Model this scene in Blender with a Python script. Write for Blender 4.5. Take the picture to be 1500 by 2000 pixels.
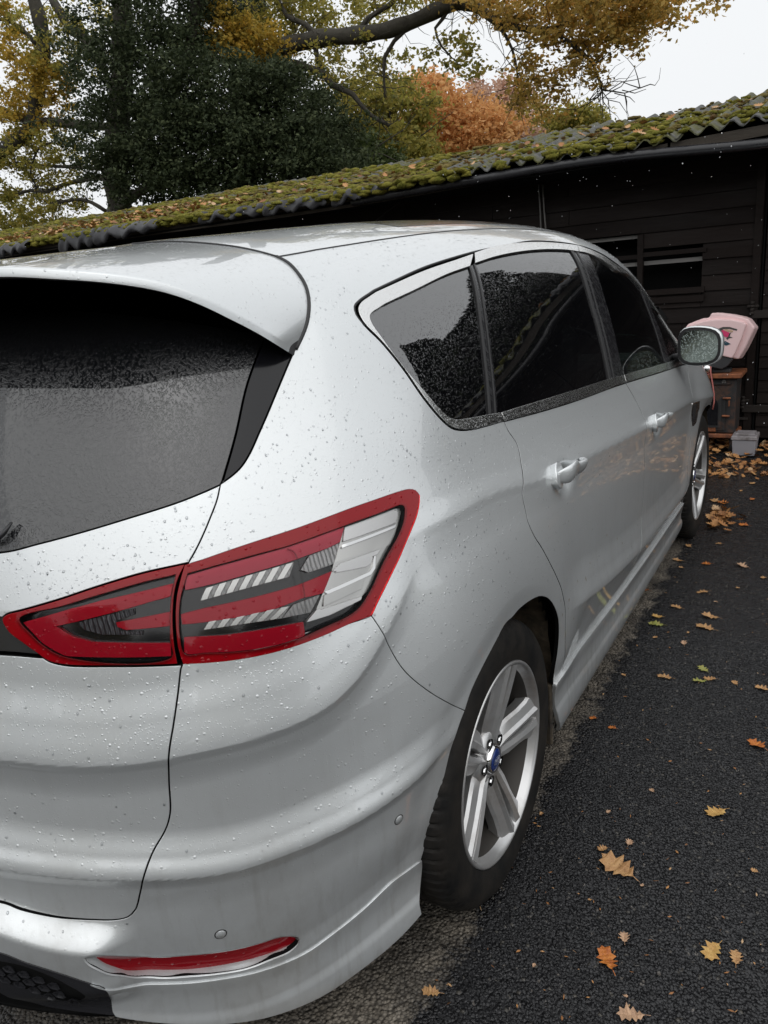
import bpy, bmesh, math, random
import numpy as np
from mathutils import Vector, Matrix
from mathutils.geometry import delaunay_2d_cdt
random.seed(7); RNG=np.random.default_rng(11)
sc=bpy.context.scene; COL=sc.collection
for o in list(bpy.data.objects): bpy.data.objects.remove(o)
R=math.radians
# ---------------- camera
cam_d=bpy.data.cameras.new('camera'); cam=bpy.data.objects.new('camera',cam_d); COL.objects.link(cam); sc.camera=cam
CC=(1.5488,-.4509,1.4455); YAW,PIT,ROL,FPX=-.5532,.28444,-.0792,1472.6
Fv=Vector((math.sin(YAW)*math.cos(PIT),math.cos(YAW)*math.cos(PIT),-math.sin(PIT)))
R0=Vector((math.cos(YAW),-math.sin(YAW),0)); U0=R0.cross(Fv)
Rv=R0*math.cos(ROL)+U0*math.sin(ROL); Uv=-R0*math.sin(ROL)+U0*math.cos(ROL)
M3=Matrix((Rv,Uv,-Fv)).transposed(); cam.matrix_world=Matrix.Translation(CC)@M3.to_4x4()
cam_d.sensor_fit='HORIZONTAL'; cam_d.sensor_width=36; cam_d.lens=FPX/1500*36; cam_d.clip_start=.05; cam_d.clip_end=1500
# ---------------- overcast sky
world=bpy.data.worlds.new('World'); sc.world=world; world.use_nodes=True
nt=world.node_tree; nt.nodes.clear()
wo=nt.nodes.new('ShaderNodeOutputWorld'); bg=nt.nodes.new('ShaderNodeBackground'); sky=nt.nodes.new('ShaderNodeTexSky')
sky.sky_type='NISHITA'; sky.sun_disc=False; sky.sun_elevation=R(38); sky.sun_rotation=R(60); sky.dust_density=6; sky.air_density=1.5
hs=nt.nodes.new('ShaderNodeHueSaturation'); hs.inputs['Saturation'].default_value=.08; hs.inputs['Value'].default_value=1.0
mixs=nt.nodes.new('ShaderNodeMix'); mixs.data_type='RGBA'; mixs.inputs[0].default_value=.80
mixs.inputs[7].default_value=(10.6,10.85,11.1,1)      # high flat cloud deck
nt.links.new(sky.outputs[0],hs.inputs['Color']); nt.links.new(hs.outputs[0],mixs.inputs[6]); nt.links.new(mixs.outputs[2],bg.inputs[0])
bg.inputs[1].default_value=.10; nt.links.new(bg.outputs[0],wo.inputs[0])
sun_d=bpy.data.lights.new('sun','SUN'); sun_d.energy=.9; sun_d.angle=R(100); sun_d.color=(1,.975,.94)
sun=bpy.data.objects.new('sun',sun_d); COL.objects.link(sun); 
sdir=Vector((math.sin(R(60))*math.cos(R(38)),math.cos(R(60))*math.cos(R(38)),math.sin(R(38))))
SUNV=Vector((.35,-.35,.87)).normalized(); sun.rotation_euler=SUNV.to_track_quat('Z','Y').to_euler()
sky.sun_elevation=math.asin(SUNV.z); sky.sun_rotation=math.atan2(SUNV.x,SUNV.y)
vs=sc.view_settings; sc.display_settings.display_device='sRGB'; vs.view_transform='Standard'; vs.look='None'; vs.gamma=1; vs.use_curve_mapping=False; vs.exposure=0.0
cy=sc.cycles; cy.max_bounces=8; cy.transparent_max_bounces=12; cy.caustics_reflective=False; cy.caustics_refractive=False
try: cy.use_denoising=True; cy.denoiser='OPENIMAGEDENOISE'
except Exception: pass
# ---------------- materials
def mat(name,col=(.5,.5,.5),rough=.5,metal=0,spec=.5,coat=0,coatr=.03,**k):
    m=bpy.data.materials.new(name); m.use_nodes=True; b=m.node_tree.nodes['Principled BSDF']
    b.inputs['Base Color'].default_value=(*col,1); b.inputs['Roughness'].default_value=rough; b.inputs['Metallic'].default_value=metal
    b.inputs['Specular IOR Level'].default_value=spec; b.inputs['Coat Weight'].default_value=coat; b.inputs['Coat Roughness'].default_value=coatr
    for kk,v in k.items(): b.inputs[kk].default_value=v
    return m
class NB:
    def __init__(s,m): s.m=m; s.t=m.node_tree; s.b=s.t.nodes['Principled BSDF']; s._c=None
    def n(s,typ,**k):
        x=s.t.nodes.new(typ)
        for a,b in k.items():
            if a.startswith('i_'): x.inputs[a[2:].replace('_',' ')].default_value=b
            elif a[0]=='I' and a[1:].isdigit(): x.inputs[int(a[1:])].default_value=b
            else: setattr(x,a,b)
        return x
    def l(s,a,b): s.t.links.new(a,b); return b
    def co(s,scale=(1,1,1)):
        tc=s.n('ShaderNodeTexCoord'); mp=s.n('ShaderNodeMapping'); mp.inputs['Scale'].default_value=scale; s.l(tc.outputs['Object'],mp.inputs[0]); return mp.outputs[0]
    def noise(s,scale,detail=4,rough=.55,vec=None,dist=0):
        x=s.n('ShaderNodeTexNoise'); x.inputs['Scale'].default_value=scale; x.inputs['Detail'].default_value=detail; x.inputs['Roughness'].default_value=rough; x.inputs['Distortion'].default_value=dist
        s.l(vec if vec is not None else s.co(),x.inputs['Vector']); return x.outputs['Fac']
    def vor(s,scale,vec=None,feature='F1',out='Distance',rnd=1.0):
        x=s.n('ShaderNodeTexVoronoi',feature=feature); x.inputs['Scale'].default_value=scale
        if 'Randomness' in x.inputs: x.inputs['Randomness'].default_value=rnd
        s.l(vec if vec is not None else s.co(),x.inputs['Vector']); s.lastv=x; return x.outputs[out]
    def ramp(s,fac,stops):
        r=s.n('ShaderNodeValToRGB'); e=r.color_ramp.elements
        while len(e)<len(stops): e.new(.5)
        for i,(p,c) in enumerate(stops): e[i].position=p; e[i].color=(c,c,c,1) if not hasattr(c,'__len__') else (*c,1)
        s.l(fac,r.inputs[0]); return r.outputs[0]
    def math(s,op,a,b=None,c=None):
        x=s.n('ShaderNodeMath',operation=op)
        for i,v in enumerate((a,b,c)):
            if v is None: continue
            if isinstance(v,(int,float)): x.inputs[i].default_value=v
            else: s.l(v,x.inputs[i])
        return x.outputs[0]
    def mix(s,f,a,b):
        x=s.n('ShaderNodeMix',data_type='RGBA')
        for i,v in ((0,f),(6,a),(7,b)):
            if isinstance(v,(int,float)): x.inputs[i].default_value=v
            elif isinstance(v,tuple): x.inputs[i].default_value=(*v,1)
            else: s.l(v,x.inputs[i])
        return x.outputs[2]
    def bump(s,h,strength=.5,dist=.01,prev=None,target='Normal'):
        x=s.n('ShaderNodeBump'); x.inputs['Strength'].default_value=strength; x.inputs['Distance'].default_value=dist; s.l(h,x.inputs['Height'])
        if prev is not None: s.l(prev,x.inputs['Normal'])
        return x.outputs[0]
def drops_height(nb,scale,thr=.45,keep=.55):
    """rounded rain beads: voronoi cells, a share of them carrying a bead"""
    d=nb.vor(scale,nb.co()); vcol=nb.lastv.outputs['Color']
    sx=nb.n('ShaderNodeSeparateColor'); nb.l(vcol,sx.inputs[0])
    r=nb.math('MULTIPLY',sx.outputs[0],thr); # bead radius
    h=nb.math('SUBTRACT',1.0,nb.math('DIVIDE',d,nb.math('ADD',r,.02))); h=nb.math('MAXIMUM',h,0.0)
    h=nb.math('POWER',h,.5); k=nb.math('GREATER_THAN',sx.outputs[1],1-keep)
    return nb.math('MULTIPLY',h,k)
# silver metallic lacquer
M={}
def paint():
    m=mat('silver_paint',(.58,.585,.585),.42,.50,.5,1,.02); m.node_tree.nodes['Principled BSDF'].inputs['Coat IOR'].default_value=1.5; nb=NB(m); 
    fl=nb.noise(2600,1,.5); 
    dirt=nb.noise(7,5,.62); dirt2=nb.noise(38,4,.6,nb.co((1,1,.12)))
    pos=nb.n('ShaderNodeTexCoord').outputs['Object']; sx=nb.n('ShaderNodeSeparateXYZ'); nb.l(pos,sx.inputs[0])
    low=nb.ramp(sx.outputs[2],[(.15,1),(.85,0)])
    dm=nb.math('MULTIPLY',nb.math('MULTIPLY',nb.ramp(dirt,[(.42,0),(.72,1)]),low),.45)
    dm=nb.math('ADD',dm,nb.math('MULTIPLY',nb.math('MULTIPLY',nb.ramp(dirt2,[(.52,0),(.75,1)]),low),.35))
    base=nb.mix(nb.ramp(fl,[(.3,0),(.7,1)]),(.65,.675,.685),(.74,.765,.775))
    c=nb.mix(nb.math('MINIMUM',dm,.6),base,(.30,.285,.26)); nb.l(c,nb.b.inputs['Base Color'])
    nb.l(nb.math('ADD',.33,nb.math('MULTIPLY',dm,.35)),nb.b.inputs['Roughness']); nb.l(nb.math('ADD',.02,nb.math('MULTIPLY',dm,.25)),nb.b.inputs['Coat Roughness'])
    h1=drops_height(nb,330,.55,.30); h2=drops_height(nb,170,.45,.16)
    up=nb.ramp(sx.outputs[2],[(.35,.1),(.75,1)])
    b=nb.bump(nb.math('MULTIPLY',h1,up),.3,.0008); b=nb.bump(nb.math('MULTIPLY',h2,up),.55,.0015,b)
    nb.l(b,nb.b.inputs['Normal']); nb.l(b,nb.b.inputs['Coat Normal'])
    return m
M['paint']=paint()
M['black_gloss']=mat('black_gloss',(.008,.008,.010),.16,0,.3,.1)
M['rubber']=mat('black_rubber',(.018,.018,.019),.55)
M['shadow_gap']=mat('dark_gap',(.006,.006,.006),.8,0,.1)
M['grey_plastic']=mat('grey_plastic',(.045,.045,.047),.5); M['plastic']=mat('black_plastic',(.02,.02,.022),.38)
def textured_plastic(name,c,r,sc_=60,st=.3):
    m=mat(name,c,r); nb=NB(m); h=nb.noise(sc_,5,.6); nb.l(nb.bump(h,st,.004),nb.b.inputs['Normal']); nb.l(nb.ramp(nb.noise(sc_/6,4),[(.3,max(.02,r-.15)),(.7,r+.2)]),nb.b.inputs['Roughness']); return m
M['wetplastic']=textured_plastic('wet_black_plastic',(.02,.02,.023),.30,35,.25)
def glassy(name,tint,trans,refl_tint=(1,1,1),drops=True,streak=False):
    m=bpy.data.materials.new(name); m.use_nodes=True; nb=NB(m); b=nb.b
    b.inputs['Base Color'].default_value=(.004,.004,.005,1); b.inputs['Roughness'].default_value=.015; b.inputs['Specular IOR Level'].default_value=.5; b.inputs['IOR'].default_value=3.1
    out=nb.t.nodes['Material Output']; tr=nb.n('ShaderNodeBsdfTransparent'); tr.inputs[0].default_value=(*tint,1)
    gl=b.outputs[0]; mx=nb.n('ShaderNodeMixShader'); fr=nb.n('ShaderNodeFresnel'); fr.inputs[0].default_value=1.5
    f=nb.math('MULTIPLY',nb.math('SUBTRACT',1.0,fr.outputs[0]),trans); nb.l(f,mx.inputs[0]); nb.l(gl,mx.inputs[1]); nb.l(tr.outputs[0],mx.inputs[2]); nb.l(mx.outputs[0],out.inputs[0])
    if drops:
        h1=drops_height(nb,330,.6,.50); h2=drops_height(nb,150,.36,.20)
        bb=nb.bump(h1,.16,.0010); bb=nb.bump(h2,.25,.0014,bb); nb.l(bb,b.inputs['Normal']); nb.l(bb,fr.inputs[1])
    if streak:
        s=nb.noise(210,4,.7,nb.co((1,1,.20)),.4); s2=nb.noise(500,2,.6,nb.co((1,1,.35)))
        mm=nb.ramp(nb.math('ADD',nb.math('ADD',nb.math('MULTIPLY',s,.70),nb.math('MULTIPLY',s2,.3)),nb.math('MULTIPLY',nb.math('SUBTRACT',nb.noise(6,3),.5),.25)),[(.49,0),(.56,1)])
        c=nb.mix(mm,(.010,.0105,.012),(.017,.0175,.019)); nb.l(c,b.inputs['Base Color']); nb.l(nb.math('ADD',.03,nb.math('MULTIPLY',mm,.10)),b.inputs['Roughness'])
        bb=nb.bump(mm,.35,.0009); bb=nb.bump(drops_height(nb,320,.6,.35),.3,.0010,bb); nb.l(bb,b.inputs['Normal'])
    return m
M['privacy']=glassy('privacy_glass',(.25,.26,.27),.25)
M['front_glass']=glassy('green_tinted_glass',(.30,.42,.38),.75)
M['rear_glass']=glassy('rear_screen_glass',(.2,.2,.2),.0,drops=False,streak=True); M['rear_glass'].node_tree.nodes['Principled BSDF'].inputs['IOR'].default_value=1.85
M['windscreen']=glassy('windscreen_glass',(.6,.7,.66),.8)
def trimmat():
    m=mat('bright_trim',(.78,.78,.77),.16,1.0); nb=NB(m); h=drops_height(nb,260,.6,.8); nb.l(nb.bump(h,.4,.0012),nb.b.inputs['Normal']); nb.l(nb.ramp(nb.noise(900,2),[(.4,.14),(.7,.32)]),nb.b.inputs['Roughness']); return m
M['trim']=trimmat()
M['chrome']=mat('chrome',(.85,.85,.85),.06,1.0)
M['pillar']=textured_plastic('pillar_black',(.014,.014,.016),.22,300,.1)
def lens(name,col,trans,rough=.02,w=.5):
    m=bpy.data.materials.new(name); m.use_nodes=True; nb=NB(m); b=nb.b
    b.inputs['Base Color'].default_value=(*col,1); b.inputs['Roughness'].default_value=rough; b.inputs['Coat Weight'].default_value=.6; b.inputs['Coat Roughness'].default_value=.01
    out=nb.t.nodes['Material Output']; tr=nb.n('ShaderNodeBsdfTransparent'); tr.inputs[0].default_value=(*trans,1)
    mx=nb.n('ShaderNodeMixShader'); fr=nb.n('ShaderNodeFresnel'); fr.inputs[0].default_value=1.49
    f=nb.math('MULTIPLY',nb.math('SUBTRACT',1.0,fr.outputs[0]),w); nb.l(f,mx.inputs[0]); nb.l(b.outputs[0],mx.inputs[1]); nb.l(tr.outputs[0],mx.inputs[2]); nb.l(mx.outputs[0],out.inputs[0])
    h1=drops_height(nb,150,.55,.35); bb=nb.bump(h1,.6,.0018); nb.l(bb,b.inputs['Coat Normal']); nb.l(bb,b.inputs['Normal'])
    return m
M['lens_clear']=lens('clear_lens',(.02,.02,.02),(.97,.97,.97),.02,.96)
def redmat(name,c,r=.12,bmp=0):
    m=mat(name,c,r,0,.18,.35,.015); nb=NB(m); h1=drops_height(nb,150,.55,.30); bb=nb.bump(h1,.6,.0018)
    if bmp: bb=nb.bump(nb.noise(1,1,.5,nb.co((bmp,bmp,bmp))),.2,.002,bb)
    nb.l(bb,nb.b.inputs['Normal']); nb.l(bb,nb.b.inputs['Coat Normal']); return m
M['red_rim']=redmat('deep_red_lens',(.26,.002,.006)); M['red_bar']=redmat('red_light_guide',(.62,.008,.030)); M['red_bright']=redmat('bright_red_edge',(.95,.006,.008)); M['pink_sheen_bar']=redmat('red_guide_pink_sheen',(.66,.055,.095),.2)  # pink upper guide has a lens reflection painted into its colour
M['red_refl']=redmat('reflector_red',(.30,.008,.014),.1)
def ribbed(name,c,scale,metal=.9,rough=.25,st=.8,axis=(1,1,.2)):
    m=mat(name,c,rough,metal); nb=NB(m); w=nb.n('ShaderNodeTexWave',wave_type='BANDS',bands_direction='DIAGONAL'); w.inputs['Scale'].default_value=scale; w.inputs['Distortion'].default_value=2.2; w.inputs['Detail Scale'].default_value=3; nb.l(nb.co(axis),w.inputs[0])
    nb.l(nb.bump(w.outputs['Fac'],st,.003),nb.b.inputs['Normal']); return m
M['lamp_black']=mat('lamp_housing_black',(.012,.012,.014),.12,0,.6)
M['lamp_silver']=mat('lamp_reflector_silver',(.60,.60,.585),.26,.75)
M['lamp_ribbed']=ribbed('lamp_ribbed_silver',(.42,.42,.42),60,.35,.35,.35)
M['lamp_facet']=ribbed('lamp_facet_silver',(.78,.77,.73),11,.85,.2,1.0,(1,1,1))
M['lamp_grey']=ribbed('lamp_dark_grey',(.10,.10,.11),60,.5,.3)
M['darkchrome']=mat('dark_chrome',(.12,.12,.125),.22,.8); M['lamp_white']=mat('lamp_white_fin',(.93,.93,.93),.22,.35)
def alloy():
    m=mat('wheel_alloy',(.60,.60,.60),.36,.75); nb=NB(m); d=nb.noise(16,6,.6); d2=nb.noise(5,3)
    c=nb.mix(nb.math('MULTIPLY',nb.ramp(d,[(.45,0),(.75,1)]),nb.ramp(d2,[(.35,.25),(.7,1)])),(.60,.60,.60),(.34,.31,.28)); nb.l(c,nb.b.inputs['Base Color']); nb.l(nb.ramp(d,[(.4,.30),(.7,.42)]),nb.b.inputs['Roughness']); return m
M['alloy']=alloy(); 
def tyrem():
    m=mat('tyre_rubber',(.022,.021,.020),.62,0,.2); nb=NB(m); d=nb.noise(14,5,.6); c=nb.mix(nb.ramp(d,[(.35,0),(.75,1)]),(.010,.010,.010),(.030,.026,.022)); nb.l(c,nb.b.inputs['Base Color']); nb.l(nb.bump(nb.noise(220,4),.25,.002),nb.b.inputs['Normal']); return m
M['tyre']=tyrem()
def liner():
    m=mat('arch_liner',(.03,.026,.02),.8); nb=NB(m); d=nb.noise(11,5,.65); nb.l(nb.mix(nb.ramp(d,[(.35,0),(.65,1)]),(.012,.011,.010),(.13,.10,.065)),nb.b.inputs['Base Color']); nb.l(nb.bump(nb.noise(50,4),.5,.01),nb.b.inputs['Normal']); return m
M['liner']=liner(); M['blue']=mat('badge_blue',(.012,.04,.20),.25,.2,.5,1); M['white']=mat('badge_white',(.7,.72,.75),.3,.6)
# ---------------- object helpers
def link(o): COL.objects.link(o); return o
def tag(o,label=None,cat=None,group=None,kind=None):
    if label: o['label']=label
    if cat: o['category']=cat
    if group: o['group']=group
    if kind: o['kind']=kind
    return o
def empty(name,loc=(0,0,0),rz=0):
    o=bpy.data.objects.new(name,None); o.location=loc; o.rotation_euler=(0,0,rz); o.empty_display_size=.1; return link(o)
def mesh(name,V,F,m,parent=None,smooth=False,normals=None,loc=None):
    me=bpy.data.meshes.new(name); me.from_pydata([tuple(map(float,v)) for v in V] if not isinstance(V,np.ndarray) else V.tolist(),[],F); 
    if m is not None: me.materials.append(m)
    if smooth: me.polygons.foreach_set('use_smooth',[True]*len(me.polygons))
    me.update()
    if normals is not None:
        me.normals_split_custom_set_from_vertices(normals.tolist() if isinstance(normals,np.ndarray) else normals)
    o=bpy.data.objects.new(name,me); link(o)
    if parent is not None: o.parent=parent
    if loc is not None: o.location=loc
    return o
class MB:
    """collects shapes into one mesh"""
    def __init__(s): s.V=[]; s.F=[]
    def add(s,V,F,mtx=None):
        b=len(s.V)
        s.V+= [tuple(mtx@Vector(v)) for v in V] if mtx is not None else [tuple(v) for v in V]
        s.F+=[tuple(i+b for i in f) for f in F]; return s
    def box(s,c,d,rot=None,bev=0):
        x,y,z=[a/2 for a in d]
        if bev<=0:
            V=[(sx*x,sy*y,sz*z) for sx in(-1,1) for sy in(-1,1) for sz in(-1,1)]
            F=[(0,1,3,2),(4,6,7,5),(0,4,5,1),(2,3,7,6),(0,2,6,4),(1,5,7,3)]
        else:
            bm=bmesh.new(); bmesh.ops.create_cube(bm,size=1); bmesh.ops.scale(bm,vec=(d[0],d[1],d[2]),verts=bm.verts)
            bmesh.ops.bevel(bm,geom=bm.edges[:]+bm.verts[:],offset=bev,segments=1,affect='EDGES'); bm.verts.index_update(); V=[tuple(v.co) for v in bm.verts]; F=[tuple(v.index for v in f.verts) for f in bm.faces]; bm.free()
        m=Matrix.Translation(c)@(rot.to_4x4() if rot is not None else Matrix.Identity(4)); return s.add(V,F,m)
    def tube(s,pts,rad,n=8,cap=True,flat=1.0):
        pts=[Vector(p) for p in pts]; k=len(pts); rad=rad if hasattr(rad,'__len__') else [rad]*k; rings=[]; b=len(s.V); up=None
        for i,p in enumerate(pts):
            t=(pts[min(i+1,k-1)]-pts[max(i-1,0)]).normalized()
            if up is None: up=Vector((0,0,1)) if abs(t.z)<.9 else Vector((1,0,0))
            a=t.cross(up).normalized(); bb=a.cross(t).normalized(); up=bb
            for j in range(n):
                g=2*math.pi*j/n; s.V.append(tuple(p+(a*math.cos(g)+bb*math.sin(g)*flat)*rad[i]))
        for i in range(k-1):
            for j in range(n): s.F.append((b+i*n+j,b+i*n+(j+1)%n,b+(i+1)*n+(j+1)%n,b+(i+1)*n+j))
        if cap: s.F.append(tuple(b+j for j in range(n))[::-1]); s.F.append(tuple(b+(k-1)*n+j for j in range(n)))
        return s
    def prism(s,poly,z0,z1,mtx=None):
        n=len(poly); V=[(x,y,z0) for x,y in poly]+[(x,y,z1) for x,y in poly]; F=[tuple(range(n))[::-1],tuple(range(n,2*n))]+[(i,(i+1)%n,n+(i+1)%n,n+i) for i in range(n)]; return s.add(V,F,mtx)
    def lathe(s,prof,n=48,axis='x',mtx=None,closed=False):
        b=len(s.V); V=[]; F=[]; k=len(prof)
        for j in range(n):
            a=2*math.pi*j/n
            for r,h in prof: V.append((h,r*math.cos(a),r*math.sin(a)) if axis=='x' else (r*math.cos(a),r*math.sin(a),h))
        for j in range(n):
            for i in range(k-1): F.append((j*k+i,j*k+i+1,((j+1)%n)*k+i+1,((j+1)%n)*k+i))
        return s.add(V,F,mtx)
    def build(s,name,m,parent=None,smooth=False,loc=None): return mesh(name,s.V,s.F,m,parent,smooth,loc=loc)
def smooth_by_angle(o,ang=35):
    me=o.data; bm=bmesh.new(); bm.from_mesh(me); a=R(ang)
    for f in bm.faces: f.smooth=True
    for e in bm.edges:
        if len(e.link_faces)==2 and e.calc_face_angle(0)>a: e.smooth=False
    bmesh.ops.recalc_face_normals(bm,faces=bm.faces); bm.to_mesh(me); bm.free()
    return o
# ---- body surface S(u,v): u 0..1 wraps the tail, 1..3.85 is y along the side, 3.85..4.85 wraps the nose; v climbs from sill to roof centre
def _pchip(xk, yk):
    xk=np.asarray(xk,float); yk=np.asarray(yk,float); h=np.diff(xk); d=np.diff(yk)/h; m=np.zeros(len(xk))
    m[0]=d[0]; m[-1]=d[-1]
    for i in range(1,len(xk)-1):
        if d[i-1]*d[i]>0:
            w1=2*h[i]+h[i-1]; w2=h[i]+2*h[i-1]; m[i]=(w1+w2)/(w1/d[i-1]+w2/d[i])
    def f(x):
        x=np.clip(np.asarray(x,float),xk[0],xk[-1]); i=np.clip(np.searchsorted(xk,x)-1,0,len(xk)-2)
        t=(x-xk[i])/h[i]; t2=t*t; t3=t2*t
        return yk[i]*(2*t3-3*t2+1)+h[i]*m[i]*(t3-2*t2+t)+yk[i+1]*(3*t2-2*t3)+h[i]*m[i+1]*(t3-t2)
    return f
def _nat(xk,yk):   # natural cubic spline: curvature-continuous
    xk=np.asarray(xk,float); yk=np.asarray(yk,float); n=len(xk); h=np.diff(xk)
    A=np.zeros((n,n)); r=np.zeros(n); A[0,0]=A[-1,-1]=1
    for i in range(1,n-1):
        A[i,i-1]=h[i-1];A[i,i]=2*(h[i-1]+h[i]);A[i,i+1]=h[i]; r[i]=6*((yk[i+1]-yk[i])/h[i]-(yk[i]-yk[i-1])/h[i-1])
    M=np.linalg.solve(A,r)
    def f(x):
        x=np.clip(np.asarray(x,float),xk[0],xk[-1]); i=np.clip(np.searchsorted(xk,x)-1,0,n-2)
        a=xk[i+1]-x; b=x-xk[i]
        return (M[i]*a**3+M[i+1]*b**3)/(6*h[i])+(yk[i]/h[i]-M[i]*h[i]/6)*a+(yk[i+1]/h[i]-M[i+1]*h[i]/6)*b
    return f
def sst(a,b,x):
    t=np.clip((x-a)/(b-a),0,1); return t*t*(3-2*t)
VTOP=2.155
_up=[(1.30,.783,1.30),(1.40,.735,1.402),(1.473,.698,1.468),(1.54,.656,1.525),(1.61,.602,1.574),(1.70,.520,1.620),(1.83,.392,1.658),(1.98,.240,1.682),(VTOP,0,1.692)]
XB=_nat([.05,.15,.25,.35,.5,.68,.83,.92,1.0,1.1,1.2]+[a[0] for a in _up],[.80,.865,.902,.925,.945,.955,.953,.938,.907,.868,.828]+[a[1] for a in _up])
ZU=_nat([1.0,1.1,1.2]+[a[0] for a in _up],[1.0,1.1,1.2]+[a[2] for a in _up])
YB=_nat([.05,.2,.3,.42,.55,.66,.78,.88,1.0,1.1,1.2,1.3,1.4,1.473,1.54,1.61,1.70,1.83,1.98,VTOP],
        [.13,.05,.022,.004,.006,.022,.05,.078,.113,.146,.188,.236,.290,.337,.39,.455,.55,.69,.84,1.0])
HY=_nat([-.1,.2,.8,1.6,2.5,3.0,3.35,3.7,4.0,4.9],[.79,.812,.862,.952,1.0,.975,.865,.56,.19,.10])
XTAP=_nat([-.1,.6,1.0,1.6,2.4,3.2,3.85,5],[.0,.0,.0,0,.002,0,-.004,-.02])
# feature heights along u
VC1=_nat([0,.30,.4,.5,.6,.67,.75,1],[.79,.777,.761,.760,.766,.80,.90,1.0]); WC1=_pchip([0,.60,.74,.80,1],[1,1,.35,0,0])
VC2=_nat([0,.29,.37,.43,.52,.6,.67,.74,1],[.615,.592,.573,.557,.533,.530,.538,.553,.62]); WC2=_pchip([0,.66,.82,.92,1],[1,1,.4,0,0])
VSH=_nat([.6,.82,1.04,1.22,1.63,2.45,3.37,3.85,5],[1.0,1.003,1.0,.977,.942,.885,.834,.80,.73]); WSH=_pchip([0,.62,.85,1.2,4.3,4.7],[0,0,.55,1,1,0])
VDR=_nat([1,1.45,1.7,2.4,3.0,3.4,5],[.585,.560,.515,.432,.398,.385,.38]); WDR=_pchip([0,1.38,1.6,3.2,3.5,6],[0,0,1,1,.2,0])
VSK=_nat([0,.29,.37,.45,.55,.64,.72,.77,1.0,1.25,1.37,1.446,1.66,1.955,2.26,2.65,3.36,5],[.39,.384,.365,.318,.279,.298,.325,.337,.36,.362,.358,.362,.347,.327,.317,.310,.3065,.28])
def _prof(pts,sm=None):
    return _pchip([p[0] for p in pts],[p[1] for p in pts])
E1=_prof([(-.25,0),(-.13,-.004),(-.07,-.004),(-.02,.006),(-.004,.0135),(0,.0150),(.003,.0149),(.06,.0072),(.12,.0),(.3,0)])
E2=_prof([(-.2,0),(-.08,-.0005),(-.028,.0045),(-.005,.0130),(-.001,.0150),(.003,.0150),(.035,.0045),(.075,-.006),(.12,-.005),(.2,0)])
ESH=_prof([(-.35,0),(-.2,-.003),(-.08,-.0045),(-.02,.0045),(-.004,.0090),(0,.0098),(.005,.0096),(.05,.0035),(.12,0),(.3,0)])
EDR=_prof([(-.25,0),(-.15,-.004),(-.10,.0),(-.015,.016),(-.004,.0195),(0,.0205),(.006,.0202),(.06,.0085),(.13,-.001),(.22,-.001),(.35,0)])
# sill / rear skirt: d=v-VSK
ESK=_prof([(-.5,.0),(-.25,.0),(-.205,.034),(-.19,.042),(-.175,.040),(-.115,.024),(-.09,.014),(-.04,.006),(-.008,.005),(0,.004),(.03,.001),(.15,0),(.3,0)])
VTG=_nat([0,.29,.35,.41,.5],[.545,.529,.493,.475,.47])
def feat(u,v,y,z):
    e=E1(v-VC1(u))*WC1(u)+E2(v-VC2(u))*WC2(u)+ESH(v-VSH(u))*WSH(u)+EDR(v-VDR(u))*WDR(u)
    e=e+ESK(v-VSK(u))*(1-sst(3.6,3.9,u))*(1+.35*(1-sst(.75,1.0,u))*sst(.35,.55,u))
    e=e+.036*(1-sst(-.046,-.001,v-VTG(u)))*sst(.28,.36,v)*(1-sst(.375,.43,u))
    for yh,zh in((1.485,.925),(2.60,.862)): e=e-.021*np.exp(-(((y-yh)/.060)**2+((z-zh)/.036)**2)**1.5)*(u>1)
    for yc,k in((1.0,1.0),(3.849,1.0)):
        r=np.hypot(y-yc,z-.345); m=(z>.2)*1.0
        g=.013*(1-sst(.44,.66,r))-.006*(1-sst(.37,.436,r))
        e=e+k*g*m*sst(.30,.45,z)*sst(.4,.55,u)*(u<4.6)
    return e
def S(u,v,off=None):
    u=np.asarray(u,float); v=np.asarray(v,float)
    def pos(u,v):
        ur=np.clip(u,0,1); uf=np.clip(u-3.85,0,1)
        phi=ur*np.pi/2; n=2.3
        r=(np.abs(np.sin(phi))**n+np.abs(np.cos(phi))**n)**(-1/n); cr=r*np.sin(phi); sr=r*np.cos(phi)
        phf=uf*np.pi/2; nf=2.5
        rf=(np.abs(np.sin(phf))**nf+np.abs(np.cos(phf))**nf)**(-1/nf); cf=rf*np.cos(phf); sf=rf*np.sin(phf)
        yb=YB(v); y=np.where(u<1,1-(1-yb)*sr,np.where(u>3.85,3.85,u)); c=np.where(u<1,cr,np.where(u>3.85,cf,1.0))
        nose=4.79-.5*sst(.95,2.0,v)*(v>.95)-.10*sst(.25,.05,v)-.04*((v-.55)/.4)**2*(v<.95)-.04*(v>=.95)
        y=np.where(u>3.85,3.85+(nose-3.85)*sf,y)
        z=np.where(v>1.0,1+(ZU(v)-1)*HY(y),v)
        z=z-np.where(y>3.3,(.13*sst(3.3,4.8,y))*sst(.55,1.0,v)+.0*v,0)
        x=(XB(v)+XTAP(y)*(v<1.3))*c
        e=feat(u,v,y,z)
        # outward plan direction
        nx=np.where(u<1,np.maximum(cr,0)**(n-1)/np.maximum(XB(v),.2),np.where(u>3.85,np.maximum(cf,0)**(nf-1),1.0))
        ny=np.where(u<1,-np.maximum(sr,0)**(n-1)/np.maximum(1-yb,.2),np.where(u>3.85,np.maximum(sf,0)**(nf-1),0.0))
        l=np.hypot(nx,ny)+1e-9
        return np.stack([x+e*nx/l,y+e*ny/l,z],-1)
    P0=pos(u,v)
    if off is None: return P0
    return P0+N(u,v)*np.asarray(off)[...,None]
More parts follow.
